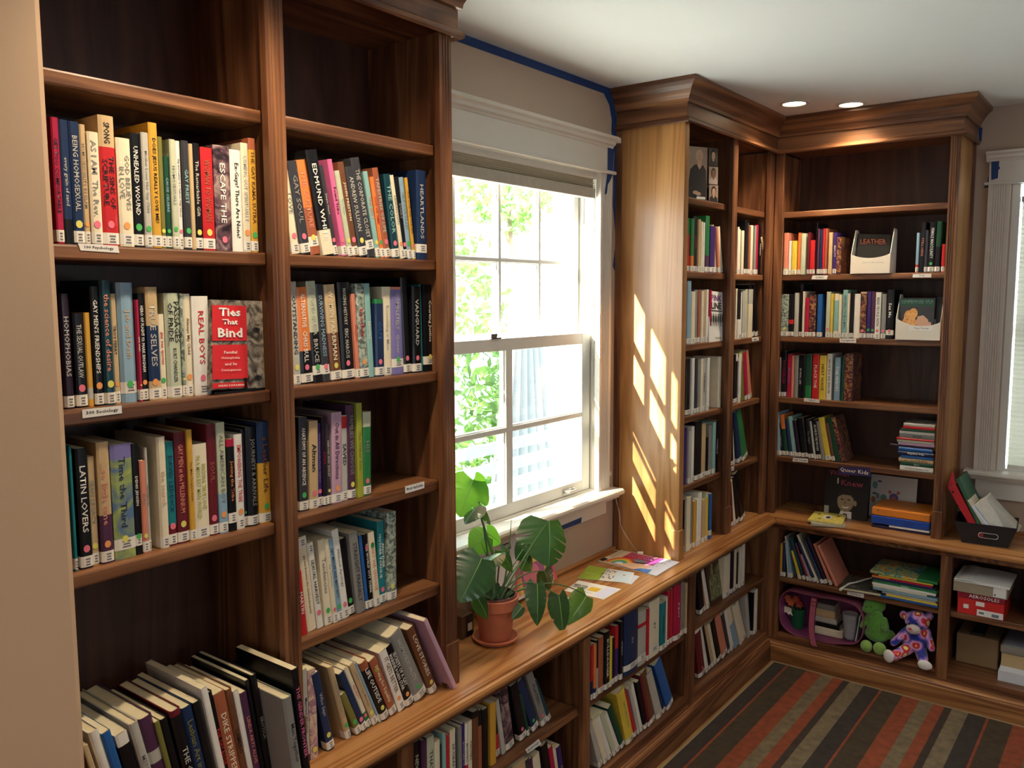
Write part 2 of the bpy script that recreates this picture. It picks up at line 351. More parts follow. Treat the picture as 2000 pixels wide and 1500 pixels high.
s1 = empty('roller_shade', (-.01, 2.38, 2.2)); put(s1, 'beige cellular shade gathered at the top of the large bright window', 'window shade')
b = MB(); pl = pleats(14, 2.21, 2.262, .012); k = len(pl)
b.add([(-.014 + d, 1.868, z) for d, z in pl] + [(-.014 + d, 2.9, z) for d, z in pl], [(i, i + 1, i + 1 + k, i + k) for i in range(k - 1)])
b.build('pleated_fabric', translucent('shade_fabric_taupe', 'b5aa98', .12, .8), s1, world=True, fix=False)
b = MB(); b.box(-.03, 0.0, 1.868, 2.9, 2.172, 2.212); b.build('bottom_rail', mat('shade_rail_taupe', 'b3a897', .6, var=.06, vscale=40), s1, world=True, bevel=.003)
b = MB(); b.box(-.035, .004, 1.868, 2.9, 2.246, 2.2715); b.build('head_rail', M_trim, s1, world=True, bevel=.002)

# ------------------------------------------------------------------ painter's tape left on the walls
def tape(pts_px, plane, label, th=.0006):
    kind, v = plane; P = [(onX if kind == 'X' else onY if kind == 'Y' else onZ)(v, *p) for p in pts_px]
    n = {'X': (1, 0, 0), 'Y': (0, -1, 0), 'Z': (0, 0, 1)}[kind]
    o = MB().quadslab(P, n, th).build('painters_tape', M_tape); put(o, label, 'tape', 'strips of blue painter tape left on the walls'); return o
b = MB(); b.quadslab([(.0006, 1.7, 2.583), (.0006, 3.05, 2.585), (.0006, 3.05, 2.6125), (.0006, 1.7, 2.6125)], (1, 0, 0), .0006)
put(b.build('painters_tape', M_tape), 'long thin blue tape strip between wall and ceiling over the large window', 'tape', 'strips of blue painter tape left on the walls')
tape([(1176, 168), (1190, 172), (1197, 190), (1205, 232), (1209, 270), (1209, 530), (1200, 528), (1197, 520), (1203, 470), (1197, 400), (1198, 340), (1200, 300), (1194, 255), (1195, 235), (1190, 205), (1178, 180)], ('X', .0007), 'ragged dark blue tape running down the corner beside the tall end panel')
tape([(1187, 284), (1200, 274), (1199, 300), (1197, 335), (1187, 332)], ('X', .0255), 'short pale blue tape patch on the end of the window head casing')
tape([(1186, 340), (1196, 341), (1193, 350), (1187, 360), (1185, 378), (1181, 380), (1182, 370)], ('X', .0225), 'small dangling blue tape scrap below the window head casing')
tape([(1136, 1010), (1135, 1021), (1093, 1037), (1091, 1029)], ('X', .0205), 'flat blue tape strip stuck to the window apron behind the plant')
tape([(1936, 312), (1952, 311), (1951, 325), (1954, 328), (1950, 332), (1949, 348), (1936, 352)], ('Y', YB - .0245), 'bright blue tape patch on the head casing at far right')
tape([(1936, 345), (1936, 352), (1932, 366), (1921, 367), (1929, 354), (1930, 346)], ('Y', YB - .0006), 'crumpled blue tape scrap hanging off the casing at far right')
tape([(1911, 246), (1919, 250), (1917, 277), (1912, 275)], ('Y', YB - .0006), 'narrow blue tape strip under the crown moulding at far right')

# ------------------------------------------------------------------ bookcases
CROWN = [(.0, 2.46), (.012, 2.46), (.02, 2.452), (.026, 2.457), (.026, 2.468), (.018, 2.474), (.013, 2.476), (.013, 2.525), (.022, 2.528), (.024, 2.540), (.030, 2.552), (.034, 2.556), (.040, 2.570), (.052, 2.585), (.060, 2.592), (.0665, 2.597), (.0675, 2.6125), (0, 2.6125)]
def fascia(mb, path): mb.sweep([(-.02, 2.462), (.013, 2.462), (.013, 2.53), (-.02, 2.53)], path)
def shelfboard(root, axis, a0, a1, front, back, z0, z1):
    m = MB()
    if axis == 'y': m.box(back, front, a0, a1, z0, z1)
    else: m.box(a0, a1, front, back, z0, z1)
    m.build('shelf', wY if axis == 'y' else wX, root, world=True, bevel=.0045)
def stile(root, axis, a0, a1, front, z0=ZC, z1=2.462, flute=0, th=.02, block=True):
    m = MB(); fn = (lambda a, o: (front - th + o, a)) if axis == 'y' else (lambda a, o: (a, front + th - o))
    if flute: fluted(m, fn, a0, a1, z0, z1, flute, .0035, th)
    else:
        if axis == 'y': m.box(front - th, front, a0, a1, z0, z1)
        else: m.box(a0, a1, front, front + th, z0, z1)
    m.build('fluted_stile' if flute else 'stile', wZ, root, world=True, bevel=0 if flute else .0025)
    if block:
        m = MB(); e = .005
        if axis == 'y': m.box(front - th + .002, front + e, a0 - .002, a1 + .003, z0, .842)
        else: m.box(a0 - .003, a1 + .003, front - e, front + th - .002, z0, .842)
        m.build('base_block', wZ, root, world=True, bevel=.002)
# left upper bookcase
lb = empty('bookcase', (.15, 1.17, ZC)); put(lb, 'tall walnut bookcase with two bays at the left, nearest the camera', 'bookcase')
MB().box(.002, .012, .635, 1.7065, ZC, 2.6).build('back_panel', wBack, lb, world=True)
MB().box(.012, XF - .02, .635, .655, ZC, 2.6).build('side_panel', wZ, lb, world=True)
MB().box(.012, XF - .02, 1.6865, 1.7065, ZC, 2.6).build('side_panel', wZ, lb, world=True)
MB().box(.012, XF - .02, 1.142, 1.162, ZC, 2.46).build('divider', wZ, lb, world=True)
stile(lb, 'y', 1.129, 1.1745, XF, flute=3); stile(lb, 'y', 1.661, 1.7065, XF, flute=3); stile(lb, 'y', .635, .68, XF, flute=3)
for i, (z0, z1) in enumerate(SH):
    if i != 4: shelfboard(lb, 'y', .656, 1.141, .267, .013, z0, z1)
    shelfboard(lb, 'y', 1.163, 1.6855, .267, .013, z0, z1)
MB().box(.012, XF - .02, .655, 1.6865, 2.47, 2.49).build('top_board', wY, lb, world=True)
# tall end panel + bookcase right of the window
rb = empty('bookcase', (.15, 3.5, ZC)); put(rb, 'narrow two-bay walnut bookcase with pale sunlit end panel right of the window', 'bookcase')
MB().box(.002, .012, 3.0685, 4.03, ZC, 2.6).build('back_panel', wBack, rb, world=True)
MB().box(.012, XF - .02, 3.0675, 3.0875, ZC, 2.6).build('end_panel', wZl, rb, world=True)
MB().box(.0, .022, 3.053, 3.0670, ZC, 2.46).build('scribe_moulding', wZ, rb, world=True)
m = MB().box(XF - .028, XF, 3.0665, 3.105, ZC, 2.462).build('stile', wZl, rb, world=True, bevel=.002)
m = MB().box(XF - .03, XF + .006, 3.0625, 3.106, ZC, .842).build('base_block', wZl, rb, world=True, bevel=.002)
MB().box(.012, XF - .02, 3.545, 3.565, ZC, 2.46).build('divider', wZ, rb, world=True)
stile(rb, 'y', 3.535, 3.5875, XF); stile(rb, 'y', 3.972, 4.029, XF, block=False)
MB().box(.012, XF - .02, 3.99, 4.01, ZC, 2.46).build('side_panel', wZ, rb, world=True)
for z0, z1 in SH:
    shelfboard(rb, 'y', 3.0885, 3.544, .272, .013, z0, z1); shelfboard(rb, 'y', 3.566, 3.989, .272, .013, z0, z1)
MB().box(.012, XF - .02, 3.0875, 4.01, 2.47, 2.49).build('top_board', wY, rb, world=True)
def crown(path, root, segs):
    """one piece of moulding per run so the grain follows each run; mitred at the joints"""
    P = [Vector(p) for p in path]; nr = lambda d: Vector((d.y, -d.x)); outs = []
    for i in range(len(P)):
        d0 = (P[i] - P[i - 1]).normalized() if i else None; d1 = (P[i + 1] - P[i]).normalized() if i < len(P) - 1 else None
        if d0 is None: o = nr(d1)
        elif d1 is None: o = nr(d0)
        else:
            a, b_ = nr(d0), nr(d1); o = (a + b_).normalized(); o = o / max(.2, o.dot(a))
        outs.append(o)
    k = len(CROWN)
    for i in range(len(P) - 1):
        if not segs[i]: continue
        vs = [(P[j].x + outs[j].x * u, P[j].y + outs[j].y * u, z) for j in (i, i + 1) for u, z in CROWN]
        mm = MB().add(vs, [(j, (j + 1) % k, (j + 1) % k + k, j + k) for j in range(k)] + [tuple(range(k)), tuple(range(k, 2 * k))[::-1]])
        d = P[i + 1] - P[i]; mm.build('crown_moulding', wY if abs(d.y) > abs(d.x) else wX, root, world=True)

XR = 1.089                        # right side of the back bookcase
bb = empty('bookcase', (.7, 4.18, ZC)); put(bb, 'wide walnut bookcase on the back wall with fluted right stile', 'bookcase')
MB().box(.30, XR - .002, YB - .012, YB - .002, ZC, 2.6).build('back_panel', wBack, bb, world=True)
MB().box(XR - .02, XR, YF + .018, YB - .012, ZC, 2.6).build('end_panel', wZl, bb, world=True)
MB().box(.30, .32, YF + .02, YB - .012, ZC, 2.46).build('side_panel', wZ, bb, world=True)
MB().box(XR, XR + .012, YB - .022, YB - .0005, ZC, 2.46).build('scribe_moulding', wZ, bb, world=True)
stile(bb, 'x', .301, .342, YF, block=False); stile(bb, 'x', 1.0515, XR, YF, flute=3)
for z0, z1 in SH: shelfboard(bb, 'x', .321, 1.068, YF + .028, YB - .013, z0, z1)
MB().box(.32, XR - .02, YF + .02, YB - .012, 2.47, 2.49).build('top_board', wX, bb, world=True)
path = [(.0, 3.0675), (XF, 3.0675), (XF, YF), (XR, YF), (XR, YB - .001)]
crown([(XF, .636), (XF, 1.7065), (.003, 1.7065)], lb, (1, 1))
crown(path, rb, (1, 1, 0, 0)); crown(path, bb, (0, 0, 1, 1))

# ------------------------------------------------------------------ the L-shaped ledge and the low bookcases
ct = empty('counter', (.2, 3.0, .69)); put(ct, 'continuous L-shaped walnut ledge running under the window and along the back wall', 'counter')
ex = .03
def edge(mb, path): mb.sweep([(-.02, .689), (-.0095, .689), (-.003, .692), (0, .699), (0, .706), (-.003, .713), (-.009, .7155), (-.0125, .7155), (-.0135, .7125), (-.015, .7125), (-.0155, ZC - .0002), (-.02, ZC - .0002)], path)
MB().ext([(.003, .64), (XE - .016, .64), (XE - .016, YE + .016), (.003, YB - .003)], 2, .69, ZC).build('top_board', cY, ct, world=True)
MB().ext([(XE - .0158, YE + .016), (3.2, YE + .016), (3.2, YB - .003), (.0035, YB - .003)], 2, .69, ZC).build('top_board', cX, ct, world=True)
P_ = [(XE, .64), (XE, YE), (3.2, YE)]
m = MB(); edge(m, [P_[0], P_[1]]); m.build('nosing', cY, ct, world=True)
m = MB(); edge(m, [P_[1], P_[2]]); m.build('nosing', cX, ct, world=True)
m = MB(); pr = [(-.0312, .665), (-.028, .665), (-.024, .675), (-.014, .684), (-.012, .69), (-.0312, .69)]
m.sweep(pr, [(XE, .64), (XE, YE), (3.2, YE)]); m.build('cove_moulding', wY, ct, world=True)
MB().box(.0005, .02, 1.7075, 3.052, ZC, ZC + .012).build('back_bead', cY, ct, world=True, bevel=.003)
MB().box(1.102, 3.2, YB - .02, YB - .0005, ZC, ZC + .012).build('back_bead', cX, ct, world=True, bevel=.003)

lw = empty('low_bookcase', (.2, 2.3, 0)); put(lw, 'low walnut bookcase below the window ledge, four bays long', 'bookcase')
lk = empty('low_bookcase', (1.4, 4.15, 0)); put(lk, 'low walnut bookcase below the back ledge holding toys and boxes', 'bookcase')
MB().box(.002, .012, .64, YL, .0, .689).build('back_panel', wBack, lw, world=True)
MB().box(.36, 3.2, YB - .012, YB - .002, 0, .689).build('back_panel', wBack, lk, world=True)
for a0, a1 in ((1.433, 1.475), (2.277, 2.32), (3.075, 3.13)):
    MB().box(XL - .02, XL, a0, a1, .1, .689).build('stile', wZ, lw, world=True, bevel=.002)
    MB().box(.012, XL - .02, (a0 + a1) / 2 - .01, (a0 + a1) / 2 + .01, .142, .689).build('divider', wZ, lw, world=True)
MB().box(XL - .02, XL, 3.953, YL + .02, .1, .689).build('stile', wZ, lw, world=True)
MB().box(XL, .394, YL, YL + .02, .1, .689).build('stile', wZ, lk, world=True)
MB().box(.37, .39, YL + .02, YB - .012, .142, .689).build('side_panel', wZ, lk, world=True)
MB().box(.012, XL - .02, 3.955, 3.972, .142, .689).build('side_panel', wZ, lw, world=True)
for a0, a1 in ((1.104, 1.15), (2.0, 2.045), (2.9, 2.945)):
    MB().box(a0, a1, YL, YL + .02, .1, .689).build('stile', wZ, lk, world=True, bevel=.002)
    MB().box((a0 + a1) / 2 - .01, (a0 + a1) / 2 + .01, YL + .02, YB - .012, .142, .689).build('divider', wZ, lk, world=True)
for a0, a1 in ((.655, 1.442), (1.465, 2.287), (2.309, 3.091), (3.114, 3.954)): shelfboard(lw, 'y', a0, a1, XL - .022, .013, .392, .42)
for a0, a1 in ((.391, 1.116), (1.138, 2.01), (2.034, 2.9)): shelfboard(lk, 'x', a0, a1, YL + .022, YB - .013, .392, .42)
MB().box(.012, XL - .001, .64, 3.954, .112, .142).build('bottom_board', wY, lw, world=True, bevel=.002)
MB().box(.395, 3.2, YL + .001, YB - .012, .112, .142).build('bottom_board', wX, lk, world=True, bevel=.002)
MB().box(XL - .018, XL + .002, .64, YL, .0, .114).build('plinth', wY, lw, world=True)
MB().box(XL, 3.2, YL - .002, YL + .018, .0, .114).build('plinth', wX, lk, world=True)
MB().box(XL - .02, XL, .64, 3.96, .664, .689).build('top_rail', wY, lw, world=True)
MB().box(.39, 3.2, YL, YL + .02, .664, .689).build('top_rail', wX, lk, world=True)
bp = [(-.002, 0), (.020, 0), (.020, .078), (.017, .084), (.018, .09), (.014, .096), (.008, .098), (.006, .104), (-.002, .106)]
def one(prof, a, b_, o0, o1, m, name):
    A, B = Vector(a), Vector(b_); k = len(prof)
    vs = [(p.x + o.x * u, p.y + o.y * u, z) for p, o in ((A, Vector(o0)), (B, Vector(o1))) for u, z in prof]
    return MB().add(vs, [(j, (j + 1) % k, (j + 1) % k + k, j + k) for j in range(k)] + [tuple(range(k)), tuple(range(k, 2 * k))[::-1]]).build(name, m)
put(one(bp, (XL + .002, .64), (XL + .002, YL - .002), (1, 0), (1, -1), wY, 'baseboard_left'), kind='structure')
put(one(bp, (XL + .002, YL - .002), (3.2, YL - .002), (1, -1), (0, -1), wood('walnut_baseboard', 0, '6b4226', '936139', 'b98653', seed=4.4), 'baseboard_back'), kind='structure')

# ------------------------------------------------------------------ striped rug
E2 = [onZ(.006, *p) for p in ((1286, 1500), (1504, 1297))]
rug = bpy.data.materials.new('striped_rug_wool'); rug.use_nodes = True; n = rug.node_tree; bs = n.nodes['Principled BSDF']
tc = n.nodes.new('ShaderNodeTexCoord'); sp = n.nodes.new('ShaderNodeSeparateXYZ'); n.links.new(tc.outputs['Object'], sp.inputs[0])
RX0 = .386
def rx(px, py): return onZ(.008, px, py).x
s1_ = n.nodes.new('ShaderNodeMath'); s1_.operation = 'MULTIPLY_ADD'; s1_.inputs[1].default_value = 1 / .4275; s1_.inputs[2].default_value = -.398 / .4275 + 3
n.links.new(sp.outputs['X'], s1_.inputs[0]); fr = n.nodes.new('ShaderNodeMath'); fr.operation = 'FRACT'; n.links.new(s1_.outputs[0], fr.inputs[0])
r_ = ramp(n, fr.outputs[0], [(0, '3a332e'), (.147, '93462a'), (.168, '473b2a'), (.374, '92482c'), (.538, '7c6e56'), (.667, '92482c'), (.772, '40352d'), (.838, '7c6e56'), (.985, '3a332e')]); r_.color_ramp.interpolation = 'CONSTANT'
nz = n.nodes.new('ShaderNodeTexNoise'); nz.inputs['Scale'].default_value = 30; nz.inputs['Detail'].default_value = 5; n.links.new(tc.outputs['Object'], nz.inputs['Vector'])
mx = n.nodes.new('ShaderNodeMix'); mx.data_type = 'RGBA'; mx.blend_type = 'MULTIPLY'; mx.inputs[0].default_value = .55
n.links.new(r_.outputs['Color'], mx.inputs[6]); rr = ramp(n, nz.outputs['Fac'], [(.3, 'a0a0a0'), (.7, 'ffffff')]); n.links.new(rr.outputs[0], mx.inputs[7]); n.links.new(mx.outputs[2], bs.inputs['Base Color'])
bs.inputs['Roughness'].default_value = .95
n3 = n.nodes.new('ShaderNodeTexNoise'); n3.inputs['Scale'].default_value = 500; bp_ = n.nodes.new('ShaderNodeBump'); bp_.inputs['Strength'].default_value = .8; bp_.inputs['Distance'].default_value = .003
n.links.new(tc.outputs['Object'], n3.inputs['Vector']); n.links.new(n3.outputs['Fac'], bp_.inputs['Height']); n.links.new(bp_.outputs['Normal'], bs.inputs['Normal'])
rg = empty('rug', (1.8, 2.5, 0)); put(rg, 'striped wool rug in rust, tan, olive and charcoal covering the floor', 'rug')
MB().box(.4, 3.4, .2, 3.932, .0005, .008).build('pile', rug, rg, world=True, bevel=.002)
mb_ = mat('rug_binding_tan', '8d7b5c', .9, bump=.5)
MB().box(.388, .4, .2, 3.944, .0005, .0075).box(.4, 3.4, 3.932, 3.944, .0005, .0075).build('binding', mb_, rg, world=True)

# ------------------------------------------------------------------ recessed lights
M_bulb = mat('lit_lamp_lens', 'fff2d8', .5, emit='ffe9c4', estr=16)
def can(x, y, label, power=CAN_POWER, aim=(0, 0, -1)):
    r = empty('recessed_light', (x, y, ZT)); put(r, label, 'ceiling light', 'round recessed lights in the ceiling corner')
    MB().lathe([(.062, -.0005), (.062, -.004), (.05, -.006), (.047, -.004), (.046, -.0005)], n=32).build('trim_ring', mat('can_trim_white', 'd8d4cc', .4), r, smooth=True)
    MB().lathe([(.0, -.0035), (.03, -.0035), (.045, -.0012)][::-1], n=24).build('lamp_lens', M_bulb, r)
    spot(x, y, power, aim, r)
def spot(x, y, power, aim=(0, 0, -1), parent=None):
    l = light('lamp_beam', 'SPOT', (x, y, ZT - .03), power, (1.0, .80, .56), .03, aim); l.data.spot_size = math.radians(125); l.data.spot_blend = .8
    if parent: l.parent = parent; l.matrix_parent_inverse = Matrix.Translation(-parent.location)
can(.49, 3.72, 'left one of the two small round recessed lights in the ceiling corner', 26)
can(.678, 3.89, 'right one of the two small round recessed lights in the ceiling corner', 26)
# same fittings along the bookcases, above the frame; last two are added warm fill
for x, y, p in ((.60, .98, 40), (.60, 1.45, 24), (1.9, .45, 40), (2.2, 2.3, 22)): spot(x, y, p)

# ------------------------------------------------------------------ garden beyond the window
M_stone = mat('pale_patio_stone', 'e6e2d8', .8, var=.06, vscale=3)
put(MB().box(-9, -.2, -3, 12, -.35, -.3).build('patio', M_stone), 'bright sunlit pale patio outside the large window', 'patio')
put(MB().box(-.6, -.19, -3, 8, 2.3, 2.36).build('trim_1', M_trim), kind='structure') if False else None
def leafcloud(name, c, r, cnt, m, size, seed, **k):
    rnd = random.Random(seed); b = MB()
    for i in range(cnt):
        u = Vector((rnd.gauss(0, 1), rnd.gauss(0, 1), rnd.gauss(0, 1))).normalized() * (rnd.uniform(.75, 1.05))
        p = Vector((c[0] + u.x * r[0], c[1] + u.y * r[1], c[2] + u.z * r[2])); s_ = size * rnd.uniform(.6, 1.3)
        a = Vector((rnd.gauss(0, 1), rnd.gauss(0, 1), rnd.gauss(0, 1))).normalized(); q = a.cross(Vector((rnd.random(), rnd.random(), rnd.random()))).normalized()
        b.add([p - a * s_, p + q * s_ * .45, p + a * s_, p - q * s_ * .45], [(0, 1, 2, 3)], rnd.choice((0, 0, 1)))
    return put(b.build(name, m, fix=False), **k)
M_lf = [translucent('garden_leaf_green', '6f9a4a', .35), translucent('garden_leaf_bright', 'a3c46a', .4)]
tr = empty('shrub', (-2.6, 4.6, -.3)); put(tr, 'leafy green shrub outside, behind the left panes of the large window', 'shrub')
o = leafcloud('foliage', (-2.6, 4.78, 1.2), (.6, .62, 1.3), 3800, M_lf, .055, 3); o.parent = tr; o.matrix_parent_inverse = Matrix.Translation(-tr.location)
MB().tube([(-2.6, 4.6, -.295), (-2.55, 4.6, .6), (-2.6, 4.6, 1.4)], [.06, .05, .03]).build('trunk', mat('bark', '6a5545', .9), tr, world=True)
tr = empty('shrub', (-2.9, 6.9, -.3)); put(tr, 'taller pale green tree outside, behind the top middle pane', 'shrub')
o = leafcloud('foliage', (-3.1, 6.35, 2.9), (.5, .42, .55), 1600, M_lf, .055, 5); o.parent = tr; o.matrix_parent_inverse = Matrix.Translation(-tr.location)
MB().tube([(-3.1, 6.35, -.295), (-3.05, 6.4, 1.2), (-3.1, 6.35, 2.6)], [.07, .055, .03]).build('trunk', mat('bark_pale', '7a6553', .9), tr, world=True)
# white draped canvas and a planked fence in the glare
M_canvas = mat('white_canvas', 'f2f0ea', .8); M_canvas2 = mat('grey_canvas', 'a5adb3', .8)
def drape(name, pts_top, pts_bot, amp, nf, m, **k):
    A0, A1 = [Vector(p) for p in pts_top]; B0, B1 = [Vector(p) for p in pts_bot]; b = MB(); N = 60; H = 8; vs = []
    nrm = (A1 - A0).cross(B0 - A0).normalized()
    for j in range(H + 1):
        for i in range(N + 1):
            t = i / N; p = A0.lerp(A1, t).lerp(B0.lerp(B1, t), j / H); vs.append(p + nrm * amp * math.sin(t * nf * PI * 2) * (.3 + .7 * j / H))
    b.add(vs, [(j * (N + 1) + i, j * (N + 1) + i + 1, (j + 1) * (N + 1) + i + 1, (j + 1) * (N + 1) + i) for j in range(H) for i in range(N)])
    o = b.build(name, m, fix=False, smooth=True); md = o.modifiers.new('solid', 'SOLIDIFY'); md.thickness = .01; return put(o, **k)
drape('canvas_drape', [(-1.8, 4.75, 2.0), (-1.8, 4.95, 2.0)], [(-1.76, 4.3, -.29), (-1.76, 5.3, -.29)], .05, 6, M_canvas2, label='grey draped canvas hanging outside behind the lower window panes', cat='canvas')
put(MB().box(-4.2, -4.1, 3.0, 10.5, -.299, 2.6).build('garden_wall', M_canvas), 'white sunlit garden wall outside beyond the window panes', 'wall')
b = empty('bench', (-1.6, 4.6, -.3)); put(b, 'pale planked garden bench outside the lower window panes', 'bench')
MB().box(-1.45, -.9, 3.4, 4.9, .42, .46).build('seat', M_canvas, b, world=True)
for y in (3.5, 4.8):
    MB().box(-1.42, -1.35, y - .04, y + .04, -.299, .4199).build('leg', M_canvas, b, world=True); MB().box(-1.0, -.93, y - .04, y + .04, -.299, .4199).build('leg', M_canvas, b, world=True)
for z in (.55, .68, .81): MB().box(-1.48, -1.45, 3.4, 4.9, z, z + .07).build('back_slat', mat('bench_slat_grey', '9aa4ab', .7), b, world=True)
# ================================================================== books
PAL = dict(blk=('111115', 'black'), chr=('3a3a40', 'charcoal'), nvy=('1f3358', 'navy'), blu=('2a62a8', 'blue'), lbl=('8fb0c4', 'pale blue'), tel=('1e7f86', 'teal'),
 ltl=('8fbdb8', 'light teal'), dtl=('12414d', 'dark teal'), grn=('2f8047', 'green'), dgr=('1d4d38', 'dark green'), olv=('7d7a3c', 'olive'), lim=('a6ad3c', 'lime'), pgn=('c6ccae', 'pale green'),
 yel=('e8cb4a', 'yellow'), mus=('d8a43c', 'mustard'), org=('ea8442', 'orange'), sal=('dc8a70', 'salmon'), red=('c8282c', 'red'), crm=('b31f44', 'crimson'), mar=('6d1f2a', 'maroon'),
 plm=('54304e', 'plum'), pur=('402a70', 'purple'), lav=('8179b4', 'lavender'), pnk=('e56f9f', 'pink'), mau=('c7a0b4', 'mauve'), brn=('74492f', 'brown'), trc=('a85f41', 'terracotta'),
 tan=('cfb285', 'tan'), crl=('efe3c4', 'cream'), wht=('f1ece0', 'white'), gry=('8e8c86', 'grey'), lgr=('c0bdb2', 'light grey'), dpk=('2a1a2c', 'dark purple'))
COLM = {}
def cm(k):
    if k not in COLM: COLM[k] = mat('book_cover_' + PAL[k][1].replace(' ', '_'), PAL[k][0], .38, coat=.08, var=.05, vscale=35, spec=.35)
    return COLM[k]
INK = {}
def ink(k):
    if k not in INK: INK[k] = mat('spine_ink_' + PAL[k][1].replace(' ', '_'), PAL[k][0], .5)
    return INK[k]
def collage(name, stops, scale=28):
    m = mat(name, 'ffffff', .38, coat=.08, spec=.35); n = m.node_tree; b = n.nodes['Principled BSDF']
    tc = n.nodes.new('ShaderNodeTexCoord'); nz = n.nodes.new('ShaderNodeTexNoise'); nz.inputs['Scale'].default_value = scale; nz.inputs['Detail'].default_value = 5; nz.inputs['Distortion'].default_value = 1.5
    n.links.new(tc.outputs['Object'], nz.inputs['Vector']); r = ramp(n, nz.outputs['Fac'], stops); n.links.new(r.outputs[0], b.inputs['Base Color']); return m
PAT = {'pht': (collage('printed_photo_plum', [(.35, '2a2028'), (.5, '6d4f58'), (.65, 'b09a90')]), 'patterned plum'),
 'fac': (collage('printed_cover_blue_green', [(.38, '5f7ba0'), (.5, '8f9f6a'), (.6, 'aebf6e')], 14), 'blue and green printed'),
 'flo': (collage('printed_floral_pink', [(.4, 'a97f8f'), (.52, 'd6b3a6'), (.62, 'ead4b0')], 40), 'pink floral'),
 'kid': (collage('printed_childrens_cover', [(.3, '2c5f9c'), (.45, '4ca08f'), (.55, 'd9c46a'), (.68, 'c9503c')], 22), 'colourful printed'),
 'spk': (collage('printed_speckled_grey', [(.4, '5d6660'), (.52, '9fae9e'), (.65, 'c5cdb8')], 60), 'grey-green speckled'),
 'cmc': (collage('printed_comic_cover', [(.35, '1e1a22'), (.5, '6c3038'), (.6, 'a8804c')], 50), 'dark comic-print')}
def cmx(k): return PAT[k][0] if k in PAT else cm(k)
def cname(k): return PAT[k][1] if k in PAT else PAL[k][1]
ORD = 'leftmost second third fourth fifth sixth seventh eighth ninth tenth eleventh twelfth thirteenth fourteenth fifteenth sixteenth seventeenth eighteenth nineteenth twentieth twenty-first twenty-second twenty-third twenty-fourth twenty-fifth twenty-sixth twenty-seventh'.split()
STK = {'p': ('sticker_pink', 'f2788f'), 'y': ('sticker_yellow', 'e6de6c'), 'o': ('sticker_orange', 'f5a35c'), 'g': ('sticker_green', '4cb85c')}
STM = {k: mat(v[0], v[1], .6) for k, v in STK.items()}
NBOOK = [0]
def cover_mesh(t, w_, h, hard, bands, rng):
    """C-shaped cover: two boards joined by a slightly rounded spine; bands = [(z0,z1,mat index)]"""
    bd = .0024 if hard else .0009; bl = min(.09 * t + .0005, .004) if hard else min(.03 * t, .001)
    arc = 5; out = [(0, w_)] + [(0 if i == 0 else t if i == arc else t * i / arc, (0.0015 if i in (0, arc) else 0) + .0 - bl * math.sin(PI * i / arc) + (.0015 if hard and i in (0, arc) else 0)) for i in range(arc + 1)] + [(t, w_)]
    inn = [(min(max(x, bd), t - bd), min(w_, y + bd) if 0 < i < len(out) - 1 else w_) for i, (x, y) in enumerate(out)]
    zs = sorted({0.0, h} | {z for b in bands for z in b[:2] if 0 < z < h}); k = len(out); mb = MB()
    vs = []
    for z in zs: vs += [(x, y, z) for x, y in out]
    fs = []; ms = []
    for j in range(len(zs) - 1):
        zc = (zs[j] + zs[j + 1]) / 2; mi = 0
        for b in bands:
            if b[0] <= zc <= b[1]: mi = b[2]
        for i in range(k - 1): fs.append((j * k + i, j * k + i + 1, (j + 1) * k + i + 1, (j + 1) * k + i)); ms.append(mi)
    mb.add(vs, fs, ms)
    top = bands[-1][2] if bands and bands[-1][1] >= h else 0
    vs = [(x, y, z) for z in (0, h) for x, y in inn] + [(x, y, z) for z in (0, h) for x, y in out]
    fs = [(i + 1, i, k + i, k + i + 1) for i in range(k - 1)] + [(2 * k + i + 1, 2 * k + i, i, i + 1) for i in range(k - 1)] + [(3 * k + i, 3 * k + i + 1, k + i + 1, k + i) for i in range(k - 1)]
    fs += [(0, 2 * k, 3 * k, k), (2 * k + k - 1, k - 1, 2 * k - 1, 4 * k - 1)]
    mb.add(vs, fs, [top] * len(fs)); return mb, out
